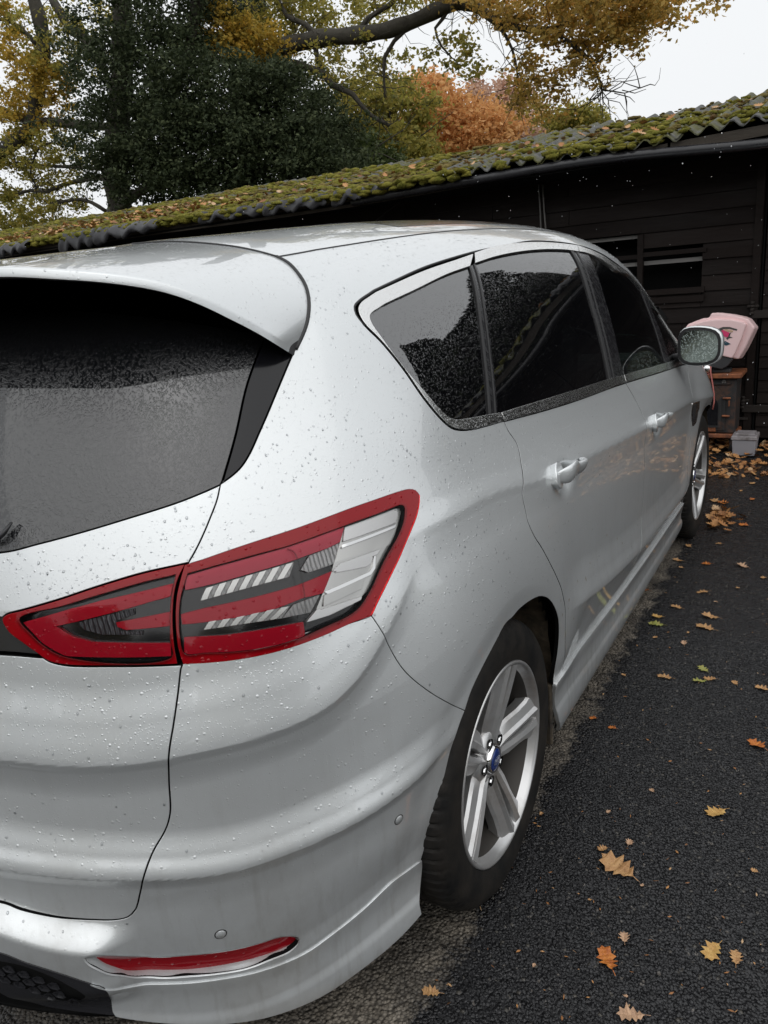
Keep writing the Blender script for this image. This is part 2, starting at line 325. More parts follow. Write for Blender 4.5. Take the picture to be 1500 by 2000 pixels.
def N(u,v):
    h=2.5e-4
    u=np.asarray(u,float); v=np.asarray(v,float)
    u0=np.clip(u-h,0,4.85);u1=np.clip(u+h,0,4.85); v0=np.clip(v-h,.06,VTOP-.02);v1=np.clip(v+h,.07,VTOP-.01)
    a=S(u1,v)-S(u0,v); b=S(u,v1)-S(u,v0)
    n=np.cross(a,b); n=n/(np.linalg.norm(n,axis=-1,keepdims=True)+1e-12)
    return n
TR={'spseam':[(0.8124,1.6766),(0.8194,1.6436),(0.8141,1.5996),(0.8055,1.5576),(0.789,1.5168),(0.7621,1.4699),(0.7422,1.4427),(0.7202,1.4151)],'glside':[(0.7202,1.4151),(0.7009,1.388),(0.665,1.3343),(0.6284,1.2738),(0.6042,1.2305),(0.5895,1.2099),(0.5744,1.1964),(0.5611,1.1873)],'tgU':[(0.5611,1.1873),(0.5543,1.1615),(0.543,1.1315),(0.5293,1.0976),(0.5179,1.0724),(0.5085,1.0543)],'lampT':[(0.5085,1.0543),(0.5242,1.0575),(0.5518,1.0647),(0.589,1.0723),(0.6463,1.0802),(0.6823,1.0853),(0.7274,1.0901),(0.7684,1.0915),(0.8059,1.0913),(0.8309,1.0884),(0.843,1.0814),(0.8467,1.071),(0.8429,1.0601),(0.8284,1.0381),(0.8027,1.0106),(0.7735,0.978),(0.7441,0.9478),(0.7152,0.9143),(0.7037,0.898)],'lampB':[(0.4851,0.8973),(0.5069,0.8931),(0.5345,0.889),(0.5719,0.8863),(0.607,0.8874),(0.6434,0.8916),(0.6792,0.8977),(0.7037,0.898)],'bq':[(0.7037,0.898),(0.7244,0.8322),(0.7449,0.7746),(0.7753,0.7213),(0.8116,0.6695),(0.8563,0.6133)],'archU':[(0.8563,0.6133),(0.8702,0.6392),(0.8862,0.6597),(0.9149,0.6857),(0.9479,0.7077),(0.9772,0.7244),(1.0148,0.7228),(1.053,0.7244),(1.125,0.7168),(1.1891,0.7018),(1.2512,0.67),(1.3003,0.6256),(1.3368,0.5745),(1.3552,0.5221),(1.3623,0.4623),(1.3596,0.414),(1.3716,0.3584),(1.375,0.358)],'sill0':[(1.375,0.358),(1.446,0.362)],'doorR':[(1.446,0.362),(1.4015,0.5015),(1.3852,0.5858),(1.3641,0.6303),(1.3469,0.662),(1.2996,0.7213),(1.2589,0.769),(1.2204,0.8167),(1.1861,0.8587),(1.172,0.8968),(1.1772,0.9188),(1.1821,0.9621),(1.244,1.019),(1.2753,1.0648),(1.2599,1.1039),(1.2576,1.1304)],'dlo':[(1.2576,1.1304),(1.0922,1.1461),(1.0298,1.1581),(0.9973,1.1723),(0.9793,1.1976),(0.959,1.2501),(0.941,1.3255),(0.9166,1.3923),(0.8948,1.4369),(0.8892,1.4686),(0.8982,1.4874),(0.9242,1.5),(0.9814,1.5142),(1.0975,1.532),(1.2979,1.558),(1.5218,1.5765),(1.6936,1.588),(1.9767,1.6024),(2.1888,1.6155),(2.424,1.6108),(2.6701,1.5933),(2.9053,1.5576),(3.0651,1.5094),(3.2,1.475),(3.35,1.405),(3.5,1.29),(3.62,1.17),(3.7,1.06),(3.72,1.0)],'apil':[(3.72,1.0),(3.8,1.03)],'wsedge':[(3.8,1.03),(3.74,1.16),(3.62,1.32),(3.45,1.47),(3.2,1.6),(2.9,1.69)],'ditch':[(2.9,1.69),(2.4,1.712),(1.8,1.712),(1.34,1.702),(0.8124,1.6766)],'sill1':[(1.446,0.362),(1.66,0.347),(1.955,0.327),(2.26,0.317)],'sill2':[(2.26,0.317),(2.65,0.31),(3.0,0.3085),(3.36,0.3065)],'B':[(2.3581,1.0592),(2.3978,0.9933),(2.3987,0.9403),(2.3627,0.8677),(2.3905,0.8041),(2.3775,0.735),(2.3717,0.6274),(2.3353,0.5194),(2.2422,0.4522),(2.26,0.317)],'belt1':[(1.2576,1.1304),(1.5109,1.1071),(1.8017,1.0867),(2.1791,1.0688),(2.3581,1.0592)],'belt2':[(2.3581,1.0592),(2.8887,1.0283),(3.3051,1.0062),(3.5,0.995)],'F':[(3.5,0.995),(3.3957,0.9229),(3.3526,0.8553),(3.4004,0.7743),(3.3936,0.7003),(3.3534,0.6577),(3.3279,0.5499),(3.2996,0.488),(3.34,0.46),(3.36,0.3065)],'belt3':[(3.5,0.995),(3.72,1.0)],'archL':[(0.8563,0.6133),(0.8454,0.5994),(0.8322,0.5762),(0.8246,0.5485),(0.8166,0.5043),(0.8074,0.4661),(0.7984,0.4319),(0.7925,0.401),(0.7877,0.362),(0.7818,0.3417),(0.7765,0.32)],'sk':[(0.7765,0.32),(0.7544,0.3224),(0.7246,0.3223),(0.6795,0.2982),(0.6388,0.2797),(0.5998,0.2633),(0.546,0.2672),(0.4964,0.2845),(0.4494,0.3042),(0.4058,0.3297),(0.3736,0.3774)],'blT':[(0.3736,0.3774),(0.3566,0.3943),(0.3375,0.4117),(0.3127,0.4305),(0.287,0.4498),(0.15,0.47),(0.0,0.48)],'tgB':[(0.0,0.55),(0.15,0.545),(0.2822,0.522),(0.3045,0.5091),(0.3259,0.4976),(0.3471,0.4878),(0.3789,0.4782),(0.4053,0.4721),(0.4161,0.4743),(0.4208,0.4794)],'tgL':[(0.4208,0.4794),(0.4257,0.4888),(0.4331,0.5252),(0.4398,0.5638),(0.4486,0.5935),(0.4608,0.6203),(0.4667,0.6499),(0.4667,0.7082),(0.4682,0.768),(0.473,0.8104),(0.4778,0.8518),(0.4826,0.8907),(0.4846,0.8974)],'skE':[(0.7765,0.32),(0.7783,0.2946),(0.7714,0.2434),(0.7652,0.2218),(0.7655,0.1954)],'skB':[(0.7655,0.1954),(0.7295,0.1778),(0.6702,0.156),(0.6097,0.1344),(0.5536,0.1398),(0.5022,0.1656),(0.4709,0.1885),(0.3803,0.2554)],'skBl':[(0.3803,0.2554),(0.378,0.2639),(0.3801,0.2977),(0.3874,0.3509),(0.3822,0.3687),(0.3736,0.3774)],'blB':[(0.3803,0.2554),(0.3545,0.2678),(0.3201,0.2802),(0.2969,0.2898),(0.2804,0.3151),(0.2728,0.3589),(0.15,0.29),(0.0,0.29)],'lbL':[(0.505,1.0533),(0.4979,1.0289),(0.4901,0.9978),(0.4857,0.9737),(0.4832,0.9507),(0.4822,0.9274),(0.4837,0.9064),(0.4851,0.8981)],'lt':[(0.5046,1.0544),(0.4594,1.0483),(0.4118,1.0341),(0.3634,1.0145),(0.322,0.9992),(0.3035,0.9935),(0.2988,0.9873),(0.305,0.9693),(0.3204,0.9519),(0.3355,0.9358),(0.3471,0.9236),(0.3639,0.917),(0.4159,0.9094),(0.479,0.8996)],'ltR':[(0.479,0.8996),(0.478,0.9204),(0.4794,0.9516),(0.4836,0.9835),(0.4933,1.0273),(0.5046,1.0544)],'gB':[(0.5611,1.1873),(0.5407,1.1791),(0.5092,1.1678),(0.4489,1.1506),(0.3895,1.1326),(0.3442,1.1193),(0.2969,1.1067),(0.15,1.12),(0.0,1.125)],'tgM':[(0.0,1.02),(0.299,0.9896)],'tgLampT':[(0.299,0.9896),(0.3035,0.9942),(0.3221,1.0009),(0.3635,1.0164),(0.4119,1.0359),(0.4595,1.0501),(0.5081,1.0562)],'tgLampB':[(0.3413,0.9286),(0.3471,0.9228),(0.3638,0.9154),(0.4158,0.9079),(0.4809,0.8975)],'tgM2':[(0.0,0.925),(0.2926,0.9342),(0.3413,0.9286)],'plate':[(0.0,1.015),(0.2976,0.9881),(0.3001,0.978),(0.3048,0.967),(0.3203,0.9496),(0.3354,0.9335),(0.3392,0.931),(0.2927,0.9366),(0.0,0.93)],'glR':[(0.5636,1.1924),(0.5697,1.2101),(0.5922,1.2726),(0.6213,1.3531),(0.6487,1.4091),(0.6725,1.45)],'Qo':[(1.2561,1.1321),(1.0943,1.1482),(1.0328,1.1612),(1.0016,1.1748),(0.9839,1.1987),(0.9635,1.2514),(0.9454,1.3269),(0.9203,1.3953),(0.8993,1.4414),(0.8992,1.4669),(0.9053,1.4794),(0.9213,1.4907),(0.9701,1.504),(1.0833,1.521),(1.2765,1.5437),(1.4965,1.5617),(1.6183,1.573)],'Qi':[(1.5315,1.5345),(1.3689,1.5224),(1.1581,1.4973),(1.0383,1.4835),(0.9684,1.4723),(0.9345,1.4638),(0.9215,1.455),(0.9169,1.4383),(0.923,1.4016),(0.9439,1.3295),(0.9705,1.2655),(0.992,1.2145),(1.0081,1.1947),(1.0311,1.1838),(1.0913,1.1734),(1.2016,1.1599),(1.2576,1.1522)],'To1':[(1.6397,1.5769),(1.8322,1.5949),(2.1604,1.6035),(2.3906,1.5977),(2.6465,1.5845)],'Ti1':[(2.5792,1.5501),(2.4358,1.5599),(2.1919,1.5652),(1.9608,1.5627),(1.7536,1.5545),(1.5811,1.5415)],'To2':[(2.6537,1.5847),(2.8664,1.543),(3.0298,1.4951),(3.16,1.478),(3.3,1.415),(3.45,1.315),(3.56,1.2),(3.64,1.08)],'Ti2':[(3.61,1.08),(3.53,1.19),(3.42,1.3),(3.28,1.395),(3.14,1.455),(2.951,1.4641),(2.8022,1.5173),(2.6679,1.5442),(2.5929,1.5502)],'B1t':[(1.2603,1.1516),(1.5406,1.1325),(1.8372,1.1145),(2.1983,1.0961),(2.3621,1.0865)],'B1b':[(2.348,1.0624),(2.1812,1.0702),(1.8034,1.088),(1.5123,1.1083),(1.2615,1.1309)],'B2t':[(2.3683,1.0856),(2.5312,1.0777),(2.969,1.0539),(3.3686,1.0351),(3.66,1.02)],'B2b':[(3.68,1.0),(3.3098,1.0083),(2.8921,1.0301),(2.3605,1.0607)],'gQ':[(1.5289,1.5329),(1.3678,1.5216),(1.1573,1.4966),(1.0369,1.4822),(0.9672,1.4711),(0.9335,1.4626),(0.923,1.4548),(0.9184,1.438),(0.9245,1.4013),(0.9454,1.3292),(0.9721,1.2651),(0.9936,1.214),(1.0107,1.1947),(1.0316,1.1843),(1.0918,1.1739),(1.2027,1.161)],'pC':[(1.5342,1.5361),(1.5903,1.5406),(1.2483,1.1527),(1.2004,1.1588)],'gR':[(1.5905,1.5387),(1.7536,1.5545),(1.9608,1.5627),(2.1893,1.564),(2.4328,1.5586),(2.485,1.5543),(2.1962,1.0946),(1.8355,1.1131),(1.5392,1.1313),(1.2483,1.1527)],'pB':[(2.4979,1.5623),(2.6971,1.5502),(2.3676,1.0802),(2.1885,1.0939)],'gF':[(2.6823,1.5471),(2.8054,1.5187),(2.9571,1.467),(3.13,1.457),(3.27,1.4),(3.33,1.35),(3.095,1.0488),(2.5287,1.0761),(2.3574,1.0834)],'pD':[(3.26,1.41),(3.31,1.38),(3.1814,1.0441),(3.0758,1.0509)],'gT':[(3.3,1.385),(3.42,1.3),(3.53,1.19),(3.61,1.08),(3.64,1.02),(3.1615,1.0463)],'refl':[(0.3837,0.4185),(0.4244,0.3633),(0.4688,0.3423),(0.517,0.3231),(0.5511,0.3146),(0.5723,0.3108),(0.5896,0.2995),(0.5936,0.2911),(0.5809,0.285),(0.5493,0.2866),(0.4988,0.3007),(0.4509,0.3207),(0.4177,0.3418),(0.4,0.3761)],'pock':[(0.3736,0.4371),(0.3851,0.4354),(0.4257,0.3826),(0.4706,0.3634),(0.5172,0.3451),(0.5502,0.3372),(0.5706,0.3339),(0.5875,0.3204),(0.5942,0.3094),(0.5941,0.2963),(0.5826,0.2845),(0.5563,0.2838),(0.5301,0.2846),(0.4974,0.2966),(0.4659,0.3113),(0.44,0.3225),(0.4158,0.3412),(0.4026,0.3647),(0.3928,0.3826),(0.3836,0.4054),(0.3758,0.4241)],'vent':[(3.3645,0.8219),(3.5376,0.8115),(3.5561,0.7696),(3.491,0.7087),(3.4355,0.7004),(3.4043,0.7084)],'venti':[(3.3935,0.8102),(3.4636,0.8029),(3.4757,0.7756),(3.4433,0.7347),(3.4221,0.7255)],'grl':[(0.2846,0.4327),(0.3064,0.4256),(0.3311,0.4049),(0.3498,0.3809),(0.3649,0.3506),(0.34,0.3145),(0.3245,0.356),(0.3,0.3781),(0.2784,0.3913)],'redge':[(0.8458,1.0691),(0.8376,1.0532),(0.8261,1.0379),(0.8006,1.0104),(0.7715,0.9779),(0.7424,0.9476),(0.7138,0.9148),(0.7035,0.9007),(0.697,0.9043),(0.7142,0.9315),(0.7456,0.969),(0.7807,1.004),(0.8048,1.0304),(0.8213,1.0543),(0.8341,1.0715),(0.8458,1.0691)],'wip':[(0.02,1.18),(0.15,1.15),(0.2961,1.1278),(0.3048,1.1403),(0.3139,1.158)],'rib':[(0.6226,1.0461),(0.6292,1.0397),(0.6314,1.0241),(0.6303,0.999),(0.6284,0.9729),(0.6243,0.9408),(0.6189,0.9159)],'bi':[(0.5062,1.0389),(0.5375,1.0443),(0.5856,1.0502),(0.6238,1.0526),(0.6802,1.0597),(0.7278,1.0639),(0.7693,1.0655),(0.7929,1.0669),(0.8058,1.0661),(0.8107,1.0598),(0.8008,1.0364),(0.7808,1.012),(0.7425,0.9748),(0.7112,0.937),(0.6904,0.9165),(0.6731,0.9087),(0.6423,0.9032),(0.6079,0.8964),(0.5727,0.8952),(0.5355,0.901),(0.5081,0.9073),(0.4873,0.9119),(0.4852,0.9424),(0.4912,0.9881)],'pink':[(0.502,1.0342),(0.5373,1.0415),(0.5862,1.0474),(0.6251,1.0506),(0.6825,1.0576),(0.7077,1.0603),(0.6951,1.0354),(0.6762,1.0306),(0.6474,1.0275),(0.6267,1.0243),(0.5817,1.0198),(0.5335,1.0131),(0.5003,1.0102)],'cu':[(0.5083,0.9871),(0.5202,1.0071),(0.5821,1.0175),(0.6302,1.022),(0.6292,0.9971),(0.5776,0.9915),(0.5413,0.987)],'cut':[(0.6356,1.004),(0.651,1.0251),(0.6966,1.034),(0.6804,0.9985),(0.6433,0.9958)],'mid':[(0.4906,0.9722),(0.5167,0.9756),(0.5745,0.9775),(0.6245,0.9799),(0.6722,0.9872),(0.6533,0.9577),(0.6264,0.9589),(0.594,0.9532),(0.547,0.9529),(0.5027,0.9558),(0.4897,0.9573)],'cl':[(0.51,0.9538),(0.547,0.9512),(0.5942,0.9506),(0.6106,0.9518),(0.5978,0.9358),(0.5563,0.9367),(0.5172,0.9406),(0.5097,0.9433)],'clt':[(0.5988,0.9354),(0.6154,0.9518),(0.6491,0.956),(0.6324,0.9326),(0.6098,0.9349)],'low':[(0.4894,0.9367),(0.5322,0.9287),(0.5772,0.9245),(0.6202,0.9209),(0.6193,0.8943),(0.5737,0.8936),(0.5358,0.8995),(0.4867,0.9099)],'big':[(0.7099,1.0595),(0.7501,1.0617),(0.7982,1.0632),(0.8076,1.0606),(0.8074,1.0519),(0.7808,1.016),(0.7446,0.976),(0.7113,0.9391),(0.6889,0.9255),(0.6592,0.9193),(0.6253,0.9187),(0.6404,0.9348),(0.6539,0.9576),(0.6739,0.9885),(0.696,1.033)],'w1':[(0.6729,0.9867),(0.6858,0.9952),(0.7476,0.9977),(0.7409,0.9918),(0.6834,0.9855)],'w2':[(0.6244,0.9193),(0.6406,0.9347),(0.6454,0.932),(0.7008,0.933),(0.6982,0.9287),(0.6539,0.9198)],'r1':[(0.6965,1.0287),(0.7883,1.0337),(0.7844,1.0288),(0.695,1.0232)],'r2':[(0.655,0.9587),(0.7216,0.9676),(0.728,0.9733),(0.7355,0.9901),(0.7377,0.9893),(0.7311,0.9703),(0.7225,0.9628),(0.658,0.9541)],'lti':[(0.4941,1.0402),(0.4582,1.0346),(0.4109,1.0213),(0.3675,1.0058),(0.3176,0.9877),(0.3299,0.9632),(0.3424,0.9456),(0.3645,0.927),(0.4745,0.9101),(0.4755,0.9368),(0.4815,0.984)],'tU':[(0.4885,1.0244),(0.4081,1.0089),(0.3196,0.9813),(0.3395,0.9477),(0.362,0.9282),(0.4729,0.9115),(0.4743,0.9314),(0.3933,0.9464),(0.3721,0.9572),(0.3554,0.9741),(0.4217,0.9888),(0.4834,1.0032)],'tM':[(0.4212,0.9723),(0.4799,0.9784),(0.4772,0.9576),(0.4302,0.96),(0.4221,0.9659)],'tG':[(0.3786,0.9771),(0.408,0.984),(0.442,0.9901),(0.4409,0.9816),(0.4214,0.9752),(0.4241,0.9591),(0.4465,0.9546),(0.446,0.9499),(0.404,0.9563),(0.3854,0.9655)],'p0':[(0.7086,1.0579),(0.7931,1.0618),(0.7996,1.0548),(0.7889,1.0377),(0.7002,1.0344)],'p1':[(0.6764,0.9837),(0.6847,0.9938),(0.7299,0.9958),(0.7329,0.9893),(0.7272,0.9808),(0.7201,0.9779)],'p2':[(0.6537,0.9531),(0.7122,0.9613),(0.7033,0.9452),(0.6489,0.9367)],'grille_hexes':[[(0.3016,0.4158),(0.2984,0.4251),(0.2908,0.4278),(0.2872,0.4235),(0.2904,0.4143),(0.2981,0.4116)],[(0.3163,0.405),(0.3132,0.4144),(0.3058,0.4176),(0.3023,0.4134),(0.3056,0.4042),(0.313,0.4011)],[(0.3307,0.3925),(0.3275,0.4017),(0.3202,0.4053),(0.3169,0.4014),(0.3203,0.3924),(0.3276,0.389)],[(0.3447,0.3782),(0.3415,0.3876),(0.3344,0.3915),(0.3313,0.3879),(0.3345,0.3787),(0.3416,0.3747)],[(0.2898,0.4081),(0.2865,0.4172),(0.2787,0.4196),(0.275,0.415),(0.2784,0.4063),(0.2863,0.404)],[(0.3052,0.399),(0.3018,0.408),(0.2942,0.4108),(0.2907,0.4066),(0.2942,0.3979),(0.3019,0.3952)],[(0.32,0.3881),(0.3167,0.397),(0.3093,0.4002),(0.306,0.3964),(0.3094,0.3876),(0.3168,0.3844)],[(0.3343,0.3749),(0.3311,0.3843),(0.3239,0.3879),(0.3207,0.3842),(0.324,0.375),(0.3312,0.3714)],[(0.3479,0.3588),(0.345,0.3693),(0.3379,0.3734),(0.3348,0.3698),(0.3376,0.3592),(0.3442,0.3539)],[(0.3484,0.3028),(0.3569,0.3476),(0.351,0.3552),(0.347,0.3491),(0.3382,0.3056),(0.3436,0.2949)],[(0.2938,0.3924),(0.2903,0.401),(0.2824,0.4034),(0.2789,0.3992),(0.2825,0.3908),(0.2904,0.3884)],[(0.309,0.3826),(0.3057,0.3916),(0.2981,0.3944),(0.2947,0.3905),(0.2981,0.3816),(0.3057,0.3788)],[(0.3237,0.3707),(0.3204,0.38),(0.3131,0.3833),(0.3098,0.3795),(0.3129,0.37),(0.3202,0.3664)],[(0.337,0.3545),(0.3345,0.366),(0.3274,0.37),(0.324,0.3658),(0.3264,0.3543),(0.3325,0.3474)]],'upper_bright_teeth':[[(0.5141,0.9882),(0.5215,0.9892),(0.5309,1.0087),(0.523,1.0071)],[(0.5284,0.99),(0.5359,0.9909),(0.5463,1.0113),(0.5383,1.01)],[(0.5429,0.9916),(0.5505,0.9924),(0.562,1.0137),(0.5538,1.0125)],[(0.5576,0.9931),(0.5653,0.9937),(0.5779,1.0159),(0.5696,1.0148)],[(0.5725,0.9944),(0.5804,0.9949),(0.5942,1.0178),(0.5857,1.0168)],[(0.5878,0.9954),(0.5958,0.9958),(0.6109,1.0194),(0.6022,1.0186)],[(0.6032,0.9962),(0.6115,0.9965),(0.628,1.0207),(0.6191,1.02)]],'upper_dark_teeth':[[(0.5218,0.9892),(0.5275,0.9899),(0.5373,1.01),(0.5312,1.0089)],[(0.5362,0.9909),(0.5421,0.9916),(0.5529,1.0125),(0.5467,1.0116)],[(0.5509,0.9925),(0.5568,0.993),(0.5688,1.0149),(0.5625,1.014)],[(0.5658,0.9938),(0.5718,0.9943),(0.585,1.017),(0.5786,1.0162)],[(0.581,0.9949),(0.5871,0.9953),(0.6016,1.0188),(0.595,1.018)],[(0.5965,0.9959),(0.6027,0.9961),(0.6185,1.0202),(0.6118,1.0196)],[(0.6123,0.9965),(0.6187,0.9967),(0.6298,1.021),(0.629,1.0209)]],'lower_bright_teeth':[[(0.5109,0.9433),(0.5182,0.943),(0.526,0.9541),(0.5178,0.9539)],[(0.525,0.9426),(0.5324,0.9422),(0.542,0.9541),(0.5337,0.9541)],[(0.5392,0.9418),(0.5467,0.9413),(0.5582,0.9539),(0.5498,0.954)],[(0.5537,0.9407),(0.5612,0.94),(0.5747,0.9534),(0.5661,0.9536)],[(0.5683,0.9393),(0.576,0.9385),(0.5915,0.9525),(0.5827,0.953)],[(0.5831,0.9377),(0.591,0.9367),(0.6086,0.9513),(0.5997,0.9519)]],'lower_dark_teeth':[[(0.5184,0.9428),(0.5241,0.9425),(0.5326,0.9539),(0.5263,0.9538)],[(0.5326,0.9421),(0.5383,0.9417),(0.5488,0.9539),(0.5423,0.9539)],[(0.5471,0.941),(0.5529,0.9405),(0.5652,0.9535),(0.5586,0.9537)],[(0.5617,0.9397),(0.5676,0.9392),(0.5819,0.9529),(0.5752,0.9531)],[(0.5765,0.9382),(0.5825,0.9375),(0.599,0.9519),(0.5921,0.9523)],[(0.5916,0.9364),(0.5977,0.9356),(0.6102,0.9511),(0.6094,0.9511)]],'mud_specks':[[(1.5087,0.62)],[(1.5902,0.5954)],[(1.9555,0.4353)],[(2.068,0.3721)],[(1.9882,0.5896)],[(2.0502,0.5528)],[(1.341,0.6294)],[(1.5904,0.4989)],[(1.3595,0.5801)],[(1.8273,0.3357)],[(2.2483,0.2312)],[(1.4162,0.6002)],[(1.4122,0.5775)],[(1.466,0.5234)],[(1.849,0.4097)],[(1.8537,0.6455)],[(2.3774,0.2941)],[(1.6545,0.621)]]}
# ---------------- turning traced outlines on the body into panels
def warp(u): u=np.asarray(u,float); return np.where(u<1,1+1.5*(u-1),np.where(u>3.85,3.85+1.4*(u-3.85),u))
def unwarp(w): w=np.asarray(w,float); return np.where(w<1,1+(w-1)/1.5,np.where(w>3.85,3.85+(w-3.85)/1.4,w))
def crom(P,step=.008,closed=False):
    P=[np.array(p,float) for p in P]; n=len(P); out=[]
    if n==2:
        k=max(1,int(np.linalg.norm(P[1]-P[0])/step)); return [P[0]+(P[1]-P[0])*i/k for i in range(k)]+[P[1]]
    rng=range(n) if closed else range(n-1)
    for i in rng:
        p1=P[i];p2=P[(i+1)%n]; p0=P[(i-1)%n] if closed or i>0 else 2*p1-p2; p3=P[(i+2)%n] if closed or i<n-2 else 2*p2-p1
        d=[max(np.linalg.norm(b-a),1e-6)**.5 for a,b in((p0,p1),(p1,p2),(p2,p3))]
        m1=(p1-p0)/d[0]-(p2-p0)/(d[0]+d[1])+(p2-p1)/d[1]; m2=(p2-p1)/d[1]-(p3-p1)/(d[1]+d[2])+(p3-p2)/d[2]
        m1*=d[1]; m2*=d[1]
        k=max(1,int(round(np.linalg.norm(p2-p1)/step)))
        for j in range(k):
            t=j/k; out.append((2*t**3-3*t*t+1)*p1+(t**3-2*t*t+t)*m1+(-2*t**3+3*t*t)*p2+(t**3-t*t)*m2)
    if not closed: out.append(P[-1])
    return out
def W(l): return [(float(warp(u)),v) for u,v in l]
def loop(*segs,step=.008):
    """segs: curve names (a leading - reverses) or literal uv lists; joined end to end, corners kept"""
    out=[]
    for s in segs:
        if isinstance(s,str):
            l=TR[s.lstrip('-')]; l=l[::-1] if s[0]=='-' else l
        else: l=s
        out+=crom(W(l),step)
    res=[]
    for p in out:
        if not res or np.linalg.norm(p-res[-1])>.0012: res.append(p)
    while np.linalg.norm(res[0]-res[-1])<.0012: res.pop()
    res=np.array(res); a=.5*np.sum(res[:,0]*np.roll(res[:,1],-1)-np.roll(res[:,0],-1)*res[:,1])
    return res if a>0 else res[::-1].copy()
def inset(P,d):
    e=np.roll(P,-1,0)-P; e/=np.linalg.norm(e,axis=1)[:,None]+1e-12; n=np.stack([-e[:,1],e[:,0]],1); m=n+np.roll(n,1,0); l=np.linalg.norm(m,axis=1)[:,None]; m=m/np.maximum(l,.5)
    # miter, limited
    Q=P+m*d*np.minimum(1/np.maximum((m*n).sum(1),.5),1.6)[:,None]
    # drop edges that flipped
    for _ in range(6):
        e2=np.roll(Q,-1,0)-Q; e1=np.roll(P,-1,0)-P; bad=(e1*e2).sum(1)<=0
        if not bad.any(): break
        keep=~bad; P=P[keep]; Q=Q[keep]
    return Q
def inside(pts,P):
    x,y=pts[:,0],pts[:,1]; c=np.zeros(len(x),bool); n=len(P)
    for i in range(n):
        x1,y1=P[i]; x2,y2=P[(i+1)%n]
        if y1==y2: continue
        m=((y1>y)!=(y2>y)); xi=x1+(y-y1)*(x2-x1)/(y2-y1); c^=m&(x<xi)
    return c
def segdist(pts,P,Q):
    best=np.full(len(pts),1e9); d=Q-P; l=(d*d).sum(1)+1e-15
    for i in range(len(P)):
        t=np.clip(((pts-P[i])@d[i])/l[i],0,1); r=pts-P[i]-t[:,None]*d[i]; best=np.minimum(best,(r*r).sum(1))
    return np.sqrt(best)
def panel(name,P,m,parent=None,holes=(),off=0.0,gap=.0018,depth=.012,dw=.009,dv=.006,edge=.0009,offf=None,label=None,flip=1):
    """a skin over the body inside outline P (and outside the holes), with rolled edges going inwards"""
    if gap: P=inset(P,gap)
    loops=[P]+[h[::-1] for h in holes]
    lo=P.min(0); hi=P.max(0)
    gx=np.arange(lo[0]-dw,hi[0]+2*dw,dw); gy=np.arange(lo[1]-dv,hi[1]+2*dv,dv); nx,ny=len(gx)-1,len(gy)-1
    cx,cyy=np.meshgrid((gx[:-1]+gx[1:])/2,(gy[:-1]+gy[1:])/2,indexing='ij'); cp=np.stack([cx.ravel(),cyy.ravel()],1)
    ins=inside(cp,P)
    for h in holes: ins&=~inside(cp,h)
    A=np.concatenate(loops); B=np.concatenate([np.roll(l,-1,0) for l in loops])
    idx=np.where(ins)[0]; dist=np.zeros(len(cp))
    if len(idx): dist[idx]=segdist(cp[idx],A,B)
    full=(ins&(dist>.62*math.hypot(dw,dv))).reshape(nx,ny)
    vid=-np.ones((nx+1,ny+1),int); need=np.zeros((nx+1,ny+1),bool)
    fi,fj=np.where(full)
    for a,b in((0,0),(1,0),(1,1),(0,1)): need[fi+a,fj+b]=True
    ii,jj=np.where(need); vid[ii,jj]=np.arange(len(ii)); G=np.stack([gx[ii],gy[jj]],1) if len(ii) else np.zeros((0,2))
    faces=np.stack([vid[fi,fj],vid[fi+1,fj],vid[fi+1,fj+1],vid[fi,fj+1]],1).tolist() if len(fi) else []
    # rim: constrained triangulation between outline and grid core
    pad=np.zeros((nx+2,ny+2),bool); pad[1:-1,1:-1]=full; edges=[]
    for i,j in zip(fi,fj):
        if not pad[i,j+1]: edges.append((vid[i,j],vid[i,j+1]))
        if not pad[i+2,j+1]: edges.append((vid[i+1,j],vid[i+1,j+1]))
        if not pad[i+1,j]: edges.append((vid[i,j],vid[i+1,j]))
        if not pad[i+1,j+2]: edges.append((vid[i,j+1],vid[i+1,j+1]))
    used=sorted({a for e in edges for a in e}); remap={a:k for k,a in enumerate(used)}
    pts=[Vector(G[a]) for a in used]; ed=[(remap[a],remap[b]) for a,b in edges]; nG=len(G); starts=[]
    gid=list(used); ob=0; off0=len(pts)
    for l in loops:
        s=len(pts); n=len(l); starts.append((ob,n)); pts+=[Vector(p) for p in l]; gid+=list(range(nG+ob,nG+ob+n)); ed+=[(s+k,s+(k+1)%n) for k in range(n)]; ob+=n
    r=delaunay_2d_cdt(pts,ed,[],0,1e-7); vo,_,fo,ov=r[0],r[1],r[2],r[3]
    allp=[G]+[l for l in loops]; extra=[]
    vm=[]
    for k,o in enumerate(ov):
        if o: vm.append(gid[o[0]])
        else: vm.append(None); 
    XY=np.concatenate(allp)
    for k in range(len(vm)):
        if vm[k] is None: vm[k]=len(XY)+len(extra); extra.append((vo[k].x,vo[k].y))
    if extra: XY=np.concatenate([XY,np.array(extra)])
    tf=np.array([[vm[a] for a in f] for f in fo if len(f)==3]); 
    if len(tf):
        c=XY[tf].mean(1); ok=inside(c,P)
        for h in holes: ok&=~inside(c,h)
        ci=np.clip(((c[:,0]-gx[0])/dw).astype(int),0,nx-1); cj=np.clip(((c[:,1]-gy[0])/dv).astype(int),0,ny-1); ok&=~full[ci,cj]
        faces+=tf[ok].tolist()
    u=unwarp(XY[:,0]); v=XY[:,1]; offv=np.full(len(u),off) if offf is None else off+offf(XY)
    n=N(u,v); X=S(u,v)+n*offv[:,None]
    VV=[X]; NN=[n]; F=faces; base=len(X)
